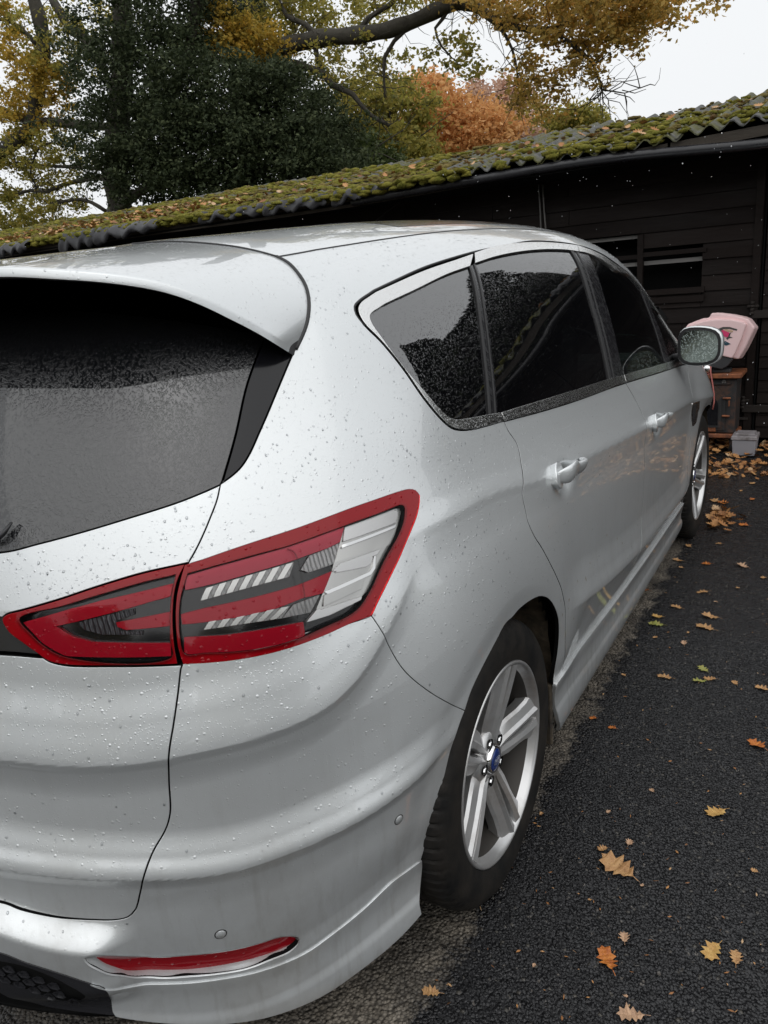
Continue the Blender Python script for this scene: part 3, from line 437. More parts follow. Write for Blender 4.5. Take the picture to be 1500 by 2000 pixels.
    if depth:
        for (s,cnt) in starts:
            s0=nG+s; ids=np.arange(s0,s0+cnt); p=X[ids]; nn=n[ids]; t=np.roll(p,-1,0)-np.roll(p,1,0); t/=np.linalg.norm(t,axis=1)[:,None]+1e-12; out=np.cross(t,nn)
            out/=np.linalg.norm(out,axis=1)[:,None]+1e-12
            r1=p+out*edge*.7-nn*edge*.3; n1=(out+nn); n1/=np.linalg.norm(n1,axis=1)[:,None]; r2=p+out*edge-nn*edge; r3=p+out*edge-nn*depth
            VV+= [r1,r2,r3]; NN+=[n1,out,out]; a=base; rings=[ids,np.arange(a,a+cnt),np.arange(a+cnt,a+2*cnt),np.arange(a+2*cnt,a+3*cnt)]; base+=3*cnt
            for q in range(3):
                A_,B_=rings[q],rings[q+1]; A2,B2=np.roll(A_,-1),np.roll(B_,-1); F=F+np.stack([A_,B_,B2,A2],1).tolist()
    X=np.concatenate(VV); Nn=np.concatenate(NN)
    mid=(X[:,0]<.0075)|((X[:,0]<.05)&(X[:,2]>1.0)&(Nn[:,2]>.8)&(lo[1]>0)&(hi[1]>VTOP-.02)); X[mid,0]=0   # halves meet on the centre line
    o=mesh(name,X,F,m,parent,True,Nn)
    if depth and gap:
        o.data.materials.append(M['shadow_gap']); nf=len(F); mi=np.zeros(nf,dtype=np.int32); k=nf  # inward flange faces coloured near-black to paint shade into the gap
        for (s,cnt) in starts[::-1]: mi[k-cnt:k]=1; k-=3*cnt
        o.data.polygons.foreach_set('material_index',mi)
    if label: o['label']=label
    return o
def mirror(o):
    c=o.copy(); COL.objects.link(c); c.parent=o.parent; c.scale=(-1,1,1); return c
def slab(name,P,m,parent,off,depth=.004,**k): return panel(name,P,m,parent,off=off,gap=0,depth=depth,**k)
car=empty('parked_car',(0,0,0)); tag(car,'silver people carrier wet with rain, seen from its rear corner, on the driveway','car')
pt=M['paint']
TR['B']=[(2.358,1.059),(2.395,.995),(2.40,.94),(2.385,.867),(2.378,.735),(2.37,.6),(2.34,.5),(2.29,.42),(2.26,.317)]
TR['F']=[(3.5,.995),(3.41,.93),(3.38,.86),(3.385,.78),(3.39,.70),(3.37,.6),(3.345,.5),(3.345,.42),(3.36,.3065)]
reflpock=loop(TR['pock']+[TR['pock'][0]],step=.006)
LP=loop('lampT','-lampB','-lbL',step=.006)
P_side=loop('bq','archU','sill0','doorR','dlo','apil','wsedge','ditch','spseam','glside','tgU','lampT')
side=panel('body_side',P_side,pt,car,gap=.0015); mirror(side)
P_rd=loop('doorR','belt1','B','-sill1'); rd=panel('rear_door',P_rd,pt,car,gap=.0026,edge=.0004); mirror(rd)
P_fd=loop('-B','belt2','F','-sill2'); fd=panel('front_door',P_fd,pt,car,gap=.0026,edge=.0004); mirror(fd)
arcF=[(3.849+.398*math.cos(a),.345+.398*math.sin(a)) for a in np.linspace(R(185),R(0),26)]
P_w=loop('-F','belt3','apil',[(3.80,1.03),(4.1,1.03),(4.35,1.02),(4.40,.97)],[(4.40,.97),(4.36,.78),(4.3,.62),(4.28,.345)],[(4.28,.345),(3.849+.398,.345)],arcF[::-1],[arcF[0],(3.43,.3065)],[(3.43,.3065),(3.36,.3065)])
wing=panel('front_wing',P_w,pt,car,gap=.0024,edge=.0004); mirror(wing)
P_bp=loop('-lampB','bq','archL','sk','blT',[(0,.48),(0,.55)],'tgB','tgL')
bump_=panel('rear_bumper',P_bp,pt,car,holes=[reflpock],gap=.0015,dv=.0036,dw=.007); mirror(bump_)
bump_['label']='silver rear bumper with long red reflector slot'
P_sk=loop('skE','skB','skBl','-sk'); sk=panel('bumper_skirt',P_sk,pt,car,gap=0,dv=.005,dw=.008,off=.003); mirror(sk)
P_bl=loop('-blB','skBl','blT',[(0,.48),(0,.29)]); bl=panel('rear_diffuser',P_bl,M['wetplastic'],car,gap=.0005,off=.001); mirror(bl); bl['label']='wet black lower diffuser with honeycomb grille'
P_tl=loop('tgLampB','-tgL','-tgB',[(0,.55),(0,.925)],'tgM2'); tl=panel('tailgate_lower',P_tl,pt,car,gap=.0028,dv=.0036,dw=.008); mirror(tl)
P_tu=loop('gB',[(0,1.125),(0,1.02)],'tgM','tgLampT',[TR['tgLampT'][-1],TR['tgU'][-1]],'-tgU'); tu=panel('tailgate',P_tu,pt,car,gap=.0028,dv=.005); mirror(tu)
P_pl=loop('plate',[(0,.93),(0,1.015)]); pl=panel('plate_recess',P_pl,M['darkchrome'],car,gap=.001,off=-.012); mirror(pl)
# glass of the tailgate
gr=TR['glR']
P_g=loop('-gB','glR',[gr[-1],(.70,1.44),(.70,1.50)],[(.70,1.50),(.4,1.55),(0,1.56)],[(0,1.56),(0,1.125)]) if False else loop(TR['gB'][::-1],TR['gB'][0:1]+gr,[gr[-1],(.675,1.46)],[(.675,1.46),(.5,1.53),(.3,1.58),(0,1.59)],[(0,1.59),(0,1.125)])
rg=panel('rear_window',P_g,M['rear_glass'],car,gap=.0025,off=-.004,dw=.015,dv=.012); mirror(rg)
P_gs=loop([TR['gB'][0]]+gr,[gr[-1],(.675,1.46)],[(.675,1.46),(.73,1.46)],[(.73,1.46),TR['glside'][0]],'glside')
gs=panel('window_side_fillet',P_gs,M['black_gloss'],car,gap=.0035,off=-.003); mirror(gs)
# windscreen, roof, bonnet, nose
P_ws=loop('wsedge',[(2.9,1.69),(2.86,2.0),(2.85,VTOP-.012)],[(2.85,VTOP-.012),(3.99,VTOP-.012)],[(3.99,VTOP-.012),(3.95,1.6),(3.80,1.03)])
ws=panel('windscreen',P_ws,M['windscreen'],car,gap=.004,off=-.003,dw=.02,dv=.02); mirror(ws)
rs=[(.868,1.665)]
P_rf=loop('ditch',[TR['ditch'][-1]]+[TR['spseam'][0]],[TR['spseam'][0],(.72,1.80),(.55,1.93),(.30,2.0),(0,2.02)],[(0,2.02),(0,VTOP-.012)],[(0,VTOP-.012),(1.0,VTOP-.012),(1.62,VTOP-.012)],[(1.62,VTOP-.012),(1.60,1.95),(1.58,1.80)],[(1.58,1.80),(2.75,1.80)],[(2.75,1.80),(2.75,VTOP-.012)],[(2.75,VTOP-.012),(2.85,VTOP-.012)],[(2.85,VTOP-.012),(2.86,2.0),(2.9,1.69)]) if True else None
roof=panel('roof_panel',P_rf,pt,car,gap=.0015,dw=.012,dv=.010); mirror(roof)
P_rg=loop([(1.62,VTOP-.012),(1.60,1.95),(1.58,1.80)],[(1.58,1.80),(2.75,1.80)],[(2.75,1.80),(2.75,VTOP-.012)],[(2.75,VTOP-.012),(1.62,VTOP-.012)]); rgl=panel('roof_window',P_rg,M['black_gloss'],car,gap=.002,off=.001,dw=.02,dv=.02); mirror(rgl)
P_bo=loop([(3.80,1.03),(3.95,1.6),(3.99,VTOP-.012)],[(3.99,VTOP-.012),(4.85,VTOP-.012)],[(4.85,VTOP-.012),(4.85,.90)],[(4.85,.90),(4.6,.93),(4.40,.97)],[(4.40,.97),(4.35,1.02),(4.1,1.03),(3.80,1.03)]); bo=panel('bonnet',P_bo,pt,car,gap=.002,dw=.02,dv=.02); mirror(bo)
P_fb=loop([(4.28,.345),(4.28,.12)],[(4.28,.12),(4.85,.12)],[(4.85,.12),(4.85,.45)],[(4.85,.45),(4.6,.46),(4.5,.70)],[(4.5,.70),(4.31,.66)],[(4.31,.66),(4.28,.345)]); fb=panel('front_bumper',P_fb,pt,car,gap=.002,dw=.02,dv=.015); mirror(fb)
P_gr=loop([(4.85,.45),(4.6,.46),(4.5,.70)],[(4.5,.70),(4.55,.93)],[(4.55,.93),(4.7,.91),(4.85,.90)],[(4.85,.90),(4.85,.45)]); gi=panel('front_grille',P_gr,M['black_gloss'],car,gap=.003,off=-.004,dw=.02,dv=.015); mirror(gi)
P_hl=loop([(4.31,.66),(4.5,.70)],[(4.5,.70),(4.55,.93)],[(4.55,.93),(4.40,.97)],[(4.40,.97),(4.36,.78),(4.31,.66)]); hl=panel('headlight',P_hl,M['lamp_silver'],car,gap=.002,off=-.002); mirror(hl)
# sill skirt
P_si=loop('sill0' if False else [(1.375,.358),(1.446,.362)],'sill1','sill2',[(3.36,.3065),(3.43,.3065)],[(3.43,.3065),(3.44,.24),(3.50,.17),(3.46,.12)],[(3.46,.12),(2.9,.118),(2.26,.118),(1.7,.125),(1.46,.16)],[(1.46,.16),(1.42,.22),(1.375,.358)])
si=panel('sill_skirt',P_si,pt,car,gap=0,dv=.005,off=.009,edge=.003); mirror(si)
# glazing of the sides
def both(o): mirror(o); return o
DEP=dict(depth=.006)
both(slab('window_trim',loop('Qo',[TR['Qo'][-1],TR['Qi'][0]],'Qi',[TR['Qi'][-1],TR['Qo'][0]],step=.005),M['trim'],car,.0025,depth=.009))
both(slab('window_trim',loop('To1',[TR['To1'][-1],TR['Ti1'][0]],'Ti1',[TR['Ti1'][-1],TR['To1'][0]],step=.006),M['trim'],car,.0025,depth=.009))
both(slab('window_trim',loop('To2',[TR['To2'][-1],TR['Ti2'][0]],'Ti2',[TR['Ti2'][-1],TR['To2'][0]],step=.006),M['trim'],car,.0025,depth=.009))
both(slab('window_trim',loop('B1t',[TR['B1t'][-1],TR['B1b'][0]],'B1b',[TR['B1b'][-1],TR['B1t'][0]],step=.006),M['trim'],car,.0035,depth=.010))
both(slab('window_trim',loop('B2t',[TR['B2t'][-1],TR['B2b'][0]],'B2b',[TR['B2b'][-1],TR['B2t'][0]],step=.006),M['trim'],car,.0035,depth=.010))
both(slab('quarter_window',loop(TR['gQ']+[TR['gQ'][0]]),M['privacy'],car,-.005,dw=.02,dv=.02))
both(slab('rear_door_window',loop(*[[a,b] for a,b in zip(TR['gR'],TR['gR'][1:]+TR['gR'][:1])]),M['privacy'],car,-.005,dw=.02,dv=.02))
both(slab('front_door_window',loop(*[[a,b] for a,b in zip(TR['gF'],TR['gF'][1:]+TR['gF'][:1])]),M['front_glass'],car,-.005,dw=.02,dv=.02))
both(slab('front_quarter_window',loop(*[[a,b] for a,b in zip(TR['gT'],TR['gT'][1:]+TR['gT'][:1])]),M['front_glass'],car,-.005,dw=.02,dv=.02))
def quad4(l): return loop(*[[a,b] for a,b in zip(l,l[1:]+l[:1])])
def sub(l,a,b):  # strip of a 4-sided band between fractions a..b across its width; l = topleft, topright, botright, botleft
    tl,tr,br,bl_=[np.array(p) for p in l]; f=lambda p,q,t:tuple(p+(q-p)*t); return [f(tl,tr,a),f(tl,tr,b),f(bl_,br,b),f(bl_,br,a)]
both(slab('window_pillar',quad4(TR['pC']),M['pillar'],car,-.003)); both(slab('window_seal',quad4(sub(TR['pC'],.62,.74)),M['rubber'],car,.000)); both(slab('window_seal',quad4(sub(TR['pC'],-.02,.18)),M['rubber'],car,-.0005))
both(slab('window_pillar',quad4(TR['pB']),M['pillar'],car,-.003)); both(slab('window_seal',quad4(sub(TR['pB'],.0,.14)),M['rubber'],car,.000)); both(slab('window_seal',quad4(sub(TR['pB'],.30,.36)),M['rubber'],car,-.0005))
both(slab('window_divider',quad4(TR['pD']),M['pillar'],car,-.002))
seam_q=[TR['dlo'][k] for k in range(8,20)]
# dark inner shell that closes the shut lines
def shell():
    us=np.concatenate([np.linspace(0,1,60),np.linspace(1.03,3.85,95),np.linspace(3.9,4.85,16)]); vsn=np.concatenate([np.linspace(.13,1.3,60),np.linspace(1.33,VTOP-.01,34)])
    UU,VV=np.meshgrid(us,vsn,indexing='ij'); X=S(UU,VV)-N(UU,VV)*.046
    dl=loop('dlo',[(3.72,1.0),TR['dlo'][0]]); wsp=P_ws; gl=inset(loop(TR['gB'][::-1],'glside' if False else TR['glside'][::-1],[TR['glside'][0],(.675,1.46)],[(.675,1.46),(0,1.47)],[(0,1.47),(0,1.125)]),.03)
    dl=inset(dl,.012); wsp=inset(wsp,.02)
    F=[];nv=len(vsn)
    cu=(UU[:-1,:-1]+UU[1:,1:])/2; cv=(VV[:-1,:-1]+VV[1:,1:])/2; cp=np.stack([warp(cu).ravel(),cv.ravel()],1)
    cut=inside(cp,dl)|inside(cp,wsp)|inside(cp,gl); c=S(cu.ravel(),cv.ravel()); 
    for yc in(1.0,3.849): cut|=(np.hypot(c[:,1]-yc,c[:,2]-.345)<.425)&(c[:,0]>.5)&(c[:,1]>yc-.43)&(cv.ravel()<.9)
    cut|=(cv.ravel()>1.02)&(cu.ravel()>3.9)
    cut=cut.reshape(cu.shape)
    for i in range(len(us)-1):
        for j in range(nv-1):
            if not cut[i,j]: F.append((i*nv+j,(i+1)*nv+j,(i+1)*nv+j+1,i*nv+j+1))
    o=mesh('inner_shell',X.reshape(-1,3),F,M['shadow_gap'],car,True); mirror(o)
shell()
def gap_shade_strip(key,wd=.0032,off=-.0045):
    A=np.array(crom(W(TR[key] if isinstance(key,str) else key),.01)); u=unwarp(A[:,0]); X=S(u,A[:,1]); n=N(u,A[:,1]); t=np.gradient(X,axis=0); t/=np.linalg.norm(t,axis=1)[:,None]+1e-9; b=np.cross(n,t)
    V=np.concatenate([X+b*wd+n*off,X-b*wd+n*off]); m_=len(X); o=mesh('gap_shade',V,[(i,i+1,m_+i+1,m_+i) for i in range(m_-1)],M['shadow_gap'],car); mirror(o)  # black ribbon under each shut line, painting the shade of the gap
for k_ in('doorR','B','F','tgU','tgL','tgB','bq'): gap_shade_strip(k_)
def seam(l,r,off,name='roof_seam'):
    A=np.array(crom(W(l),.012)); u=unwarp(A[:,0]); X=S(u,A[:,1])+N(u,A[:,1])*off; mirror(MB().tube([tuple(p) for p in X],r,6).build(name,M['rubber'],car,True))
seam(seam_q,.0032,-.0022,'window_rubber'); seam(TR['spseam'],.0042,.0005); seam(TR['ditch'],.0028,-.0006); seam([(.30,2.0),(.55,1.93),(.72,1.80),TR['spseam'][0]],.0026,.001)
# ---------------- spoiler: from the roof seam out to its trailing edge
def spoiler():
    seamuv=[(0,2.02),(.30,2.0),(.55,1.93),(.72,1.80),TR['spseam'][0]]+TR['spseam'][1:]
    A=np.array(crom(W(seamuv),.01)); A=S(unwarp(A[:,0]),A[:,1]); 
    C=np.array(CC)
    # trailing edge: traced, at its own plan curve
    px=np.array([(0,522),(100,526),(200,533),(300,548),(350,562),(400,582),(450,607),(500,633),(550,664),(577,682)],float)
    plan_x=np.array([0,.3,.45,.53,.59,.63,.665,.685,.70]); plan_y=np.array([.215,.25,.295,.345,.41,.47,.55,.63,.70])
    fx=_pchip(plan_x,plan_y); pts=[]
    for x,y in px:
        d=np.array(Fv)+(x-750)/FPX*np.array(Rv)-(y-1000)/FPX*np.array(Uv)
        t=np.linspace(.3,2.6,6000); Q=C+t[:,None]*d; g=Q[:,1]-fx(np.clip(Q[:,0],0,.70)); g=np.where(Q[:,0]<.70,g,-1); k=np.where((g[:-1]<0)&(g[1:]>=0))[0]
        if len(k): pts.append(Q[k[0]])
    pts=np.array(pts); tip=A[-1]; 
    if np.linalg.norm(pts[-1]-tip)<.08: pts=pts[:-1]
    E=[np.array([0,.215,pts[0,2]+.004]),np.array([.25,.238,pts[0,2]+.003])]+list(pts)+[tip]
    E=np.array(crom(E,.012))
    n=90
    def resamp(P):
        s=np.concatenate([[0],np.cumsum(np.linalg.norm(np.diff(P,axis=0),axis=1))]); q=np.linspace(0,s[-1],n); return np.stack([np.interp(q,s,P[:,k]) for k in range(3)],1)
    # match by x position up to the seam's widest point, then by length
    A=resamp(A); E2=resamp(E)
    for _ in range(2):
        E2[1:-1]=(E2[:-2]+2*E2[1:-1]+E2[2:])/4
    rows=[]; T=np.concatenate([np.linspace(0,.92,14),[.95,.975,1.0]])
    for t in T:
        h=.004*np.sin(np.pi*np.clip(t,0,1))*(1-np.linspace(0,1,n)**1.2)**2
        row=A*(1-t)+E2*t; row[:,2]+=h; rows.append(row)
    e=E2-A; e/=np.linalg.norm(e,axis=1)[:,None]+1e-9
    e[-4:]=e[-5]
    # rounded trailing lip then underside returning to the glass
    lip=rows[-1]+e*.0025+np.array([0,0,-.0025]); rows.append(lip)
    lip2=rows[-1]+e*.0005+np.array([0,0,-.011]); rows.append(lip2)
    s1=len(rows)
    V=np.concatenate(rows); F=[]
    for i in range(len(rows)-1):
        for j in range(n-1): F.append((i*n+j,i*n+j+1,(i+1)*n+j+1,(i+1)*n+j))
    def fixup(o):
        bm=bmesh.new(); bm.from_mesh(o.data); bmesh.ops.remove_doubles(bm,verts=bm.verts,dist=.0003); bmesh.ops.recalc_face_normals(bm,faces=bm.faces)
        up=sum((f.normal.z for f in bm.faces)); 
        if up<0: bmesh.ops.reverse_faces(bm,faces=bm.faces)
        bm.to_mesh(o.data); bm.free(); return o
    o=mesh('roof_spoiler',V,F,pt,car,True); fixup(o); mirror(o)
    # underside, dark
    U1=lip2; U2=A.copy(); w=np.linspace(0,1,n)
    und=[U1,U1+e*-.012+np.array([0,0,-.004]),U1*.55+A*.45+np.array([0,0,-.010])*(1-w[:,None]**4),U1*.25+A*.75+np.array([0,0,-.016])*(1-w[:,None]**4)]
    V=np.concatenate(und); F=[]
    for i in range(3):
        for j in range(n-1): F.append((i*n+j,(i+1)*n+j,(i+1)*n+j+1,i*n+j+1))
    o=mesh('spoiler_underside',V,F,M['grey_plastic'],car,True); mirror(o)
    # centre brake light housing under the lip
spoiler()
# ---------------- tail lamps
def lamp(nm,outer,inner,lab):
    holder=panel(nm,outer,M['lamp_black'],car,off=-.019,gap=.001,depth=0,dw=.015,dv=.012); holder['label']=lab
    # side wall of the housing
    rimp=panel('lamp_rim',outer,M['red_rim'],holder,holes=[inner],offf=lambda XY: .0035*np.minimum(np.sqrt(np.clip(segdist(XY,outer,np.roll(outer,-1,0))/.008,0,1)),np.sqrt(np.clip(segdist(XY,inner,np.roll(inner,-1,0))/.010,0,1)))-.001,off=.0005,gap=.0006,depth=.030,dw=.006,dv=.005)
    panel('lamp_lens',inset(inner,-.001),M['lens_clear'],holder,off=.0030,gap=0,depth=0,dw=.012,dv=.01)
    return holder
def shp(holder,key,name,m,dome=0,label=None,depth=.01):
    l=TR[key]; P=loop(*[[a,b] for a,b in zip(l,l[1:]+l[:1])],step=.006)
    off={'pink': -0.008, 'cu': -0.014, 'cut': -0.013, 'mid': -0.01, 'cl': -0.014, 'clt': -0.013, 'low': -0.008, 'big': -0.012, 'w1': -0.008, 'w2': -0.008, 'r1': -0.008, 'r2': -0.008, 'tU': -0.008, 'tM': -0.01, 'tG': -0.013}.get(key,-.008)
    if dome:
        segs=(P,np.roll(P,-1,0)); ff=lambda XY: dome*np.sqrt(np.clip(segdist(XY,*segs)/.009,0,1))
    else: ff=None
    return panel(name,P,m,holder,off=off,gap=0,depth=depth,dw=.005,dv=.004,edge=.0006,offf=ff,label=label)
linner=loop(TR['bi']+[TR['bi'][0]],step=.006); tinner=loop(TR['lti']+[TR['lti'][0]],step=.006)
l1=lamp('tail_light',LP,linner,'large outer tail light on the body with clear reversing section')
for k,nm,mm,dm in(('pink','light_guide','pink_sheen_bar',.006),('mid','light_guide','red_bar',.006),('low','light_guide','red_bar',.006),('cut','ribbed_reflector','lamp_ribbed',0),('clt','ribbed_reflector','lamp_ribbed',0),('big','reversing_reflector','lamp_silver',0),('w1','reflector_fin','lamp_white',.003),('w2','reflector_fin','lamp_white',.003),('r1','reflector_ridge','chrome',.002),('r2','reflector_ridge','chrome',.002)):
    shp(l1,k,nm,M[mm],dm)
for key,mm,of in(('upper_bright_teeth','lamp_silver',-.010),('upper_dark_teeth','lamp_ribbed',-.013),('lower_bright_teeth','lamp_silver',-.010),('lower_dark_teeth','lamp_ribbed',-.013)):
    for l in TR[key]: panel('reflector_facet',loop(*[[a,b] for a,b in zip(l,l[1:]+l[:1])],step=.006),M[mm],l1,off=of,gap=0,depth=.003,dw=.005,dv=.004,edge=.0006)
for k,mm in(('p0','lamp_white'),('p1','lamp_white'),('p2','lamp_silver')): shp(l1,k,'reflector_panel',M[mm],.0015,depth=.003)
P_lt=loop('lt','ltR',step=.006)
l2=lamp('tail_light',P_lt,tinner,'slim inner tail light on the tailgate')
for k,nm,mm,dm in(('tU','light_guide','red_bar',.006),('tM','light_guide','red_bar',.005),('tG','reflector_bowl','lamp_grey',0)): shp(l2,k,nm,M[mm],dm)
for h in(l1,l2):
    c=h.copy(); COL.objects.link(c); c.parent=car; c.scale=(-1,1,1)
    for ch in list(h.children):
        q=ch.copy(); COL.objects.link(q); q.parent=c

A=np.array(crom(W(TR['rib']),.01)); u=unwarp(A[:,0]); mirror(MB().tube([tuple(p) for p in S(u,A[:,1])+N(u,A[:,1])*.003],.0011,6).build('lens_rib',M['lens_clear'],l1,True))
P_re=loop(TR['redge'],step=.005); mirror(panel('lamp_edge',P_re,M['red_bright'],l1,off=.0016,gap=0,depth=.003,dw=.006,dv=.005))
# ---------------- reflector in its slot
def reflector():
    outer=loop(TR['pock']+[TR['pock'][0]],step=.006); inner=loop(TR['refl']+[TR['refl'][0]],step=.006)
    n=120
    def rs(P):
        i0=np.argmin(P[:,0]); P=np.roll(P,-i0,0); Q=np.vstack([P,P[:1]]); s=np.concatenate([[0],np.cumsum(np.linalg.norm(np.diff(Q,axis=0),axis=1))]); q=np.linspace(0,s[-1],n,endpoint=False); return np.stack([np.interp(q,s,Q[:,k]) for k in range(2)],1)
    a,b=rs(outer),rs(inner); rows=[]
    for t,o in((-.12,.0016),(.0,.0014),(.06,-.0015),(.5,-.007),(.94,-.013),(1.0,-.016)):
        p=a*(1-t)+b*t; u=unwarp(p[:,0]); rows.append(S(u,p[:,1])+N(u,p[:,1])*o)
    V=np.concatenate(rows); F=[(i*n+j,i*n+(j+1)%n,(i+1)*n+(j+1)%n,(i+1)*n+j) for i in range(5) for j in range(n)]
    mirror(mesh('reflector_slot',V,F,pt,car,True))
    mirror(panel('rear_reflector',inner,M['red_refl'],car,off=-.013,gap=0,depth=.004,dw=.008,dv=.005))
reflector()
# ---------------- parking sensors
def sensor(u,v,r=.0115):
    P0=S(u,v); n=Vector(N(u,v)); q=n.to_track_quat('X','Z'); mb=MB()
    mtx=Matrix.Translation(Vector(P0)+n*.0005)@q.to_matrix().to_4x4()
    s=MB().lathe([(0,.0012),(r*.72,.0012),(r*.78,.0004)],24,mtx=mtx).build('parking_sensor',pt,car,True)
    MB().lathe([(r*.78,-.001),(r*.84,.0002),(r*.92,.0002),(r*.98,-.001)],24,mtx=mtx).build('sensor_ring',M['rubber'],s,True); return s
for uv in ((.508,.392),(.729,.480),(.25,.40)): sensor(*uv)
# ---------------- door handles with scoop
def handle(y,z):
    # bowed grip standing off the door over its scooped cup; the rear half broadens into a paddle
    h=empty('door_handle'); h.parent=car; L=.108; n=26; nr=16; V=[]
    for i in range(n):
        t=i/(n-1)*2-1; yy=y+L*t; so=np.array(S(yy,z+.012)); e=max(0,1-abs(t)**3.2); hgt=.004+.036*e**.8; wid=.004+(.0245-.006*t)*e**.6; th=.0025+.0085*e**.7
        for j in range(nr):
            a=2*math.pi*j/nr; V.append(so+np.array([hgt+math.cos(a)*th+.006*math.sin(a)*e,0,math.sin(a)*wid*(.55 if math.sin(a)>0 and t>-.1 else .9)-.004]))
    F=[(i*nr+j,i*nr+(j+1)%nr,(i+1)*nr+(j+1)%nr,(i+1)*nr+j) for i in range(n-1) for j in range(nr)]+[tuple(range(nr))[::-1],tuple((n-1)*nr+j for j in range(nr))]
    mesh('handle_grip',V,F,pt,h,True)
    # fixed end pad of the grip at the rear
    P_=loop([(y-.118,z-.008),(y-.112,z+.014),(y-.085,z+.030),(y-.060,z+.026)],[(y-.060,z+.026),(y-.058,z-.020)],[(y-.058,z-.020),(y-.095,z-.024),(y-.118,z-.008)],step=.004)
    panel('handle_pad',P_,pt,h,off=.016,gap=0,depth=.022,dw=.006,dv=.006,edge=.004)
    q=h.copy(); COL.objects.link(q); q.parent=car; q.scale=(-1,1,1)
    for ch in list(h.children): w=ch.copy(); COL.objects.link(w); w.parent=q
handle(1.490,.945); handle(2.605,.880)
# ---------------- door mirror
def door_mirror():
    h=empty('door_mirror'); h.parent=car
    cx,cy_,cz=1.000,3.22,1.10
    # glass plane faces backwards (-y), turned slightly to the driver
    n=28; rows=[]; prof=[(0,.0,.98),(.0,.01,1.0),(.02,.012,1.04),(.05,.02,1.02),(.085,.03,.90),(.11,.04,.68),(.125,.05,.35),(.13,.05,.02)]
    def ring(sx,sz,dy,dx,k):
        out=[]
        for j in range(k):
            a=2*math.pi*j/k; c=math.cos(a); s=math.sin(a); p=3.4; r=(abs(c)**p+abs(s)**p)**(-1/p); x=c*r*sx; z=s*r*sz
            if x>0: z*=1-.13*x/sx*(1 if z<0 else .6)
            out.append((cx+dx+x,cy_+dy,cz+z-.004*x/sx))
        return out
    V=[]
    for dy,dx,sc_ in prof: V+=ring(.093*sc_,.086*sc_,dy,dx*.2,n)
    F=[(i*n+j,i*n+(j+1)%n,(i+1)*n+(j+1)%n,(i+1)*n+j) for i in range(len(prof)-1) for j in range(n)]+[tuple((len(prof)-1)*n+j for j in range(n))]
    mesh('mirror_shell',V,F,pt,h,True)
    V=ring(.092,.085,.003,0,n)+ring(.079,.072,.001,0,n)+ring(.079,.072,.010,0,n); F=[(i*n+j,i*n+(j+1)%n,(i+1)*n+(j+1)%n,(i+1)*n+j) for i in range(2) for j in range(n)]
    mesh('mirror_bezel',V,F,M['rubber'],h)
    mesh('mirror_glass',ring(.0787,.0717,.0075,0,n),[tuple(range(n))],M['mirror'],h)
    mb=MB().tube([(.86,3.33,1.035),(.90,3.31,1.045),(.95,3.29,1.052)],[.035,.03,.03],10,flat=.7); mb.build('mirror_arm',M['plastic'],h,True)
    for ch in h.children: pass
    q=h.copy(); COL.objects.link(q); q.parent=car; q.scale=(-1,1,1)
    for ch in list(h.children): w=ch.copy(); COL.objects.link(w); w.parent=q
def mirm():
    m=mat('mirror_surface',(.52,.60,.57),.14,1.0); nb=NB(m); h=drops_height(nb,200,.6,.8); nb.l(nb.bump(h,.6,.002),nb.b.inputs['Normal']); return m
M['mirror']=mirm(); door_mirror()
# wing vent
v=slab('wing_vent',quad4(TR['vent']),M['trim'],car,.003); slab('vent_opening',quad4(TR['venti']),M['rubber'],v,.0045)
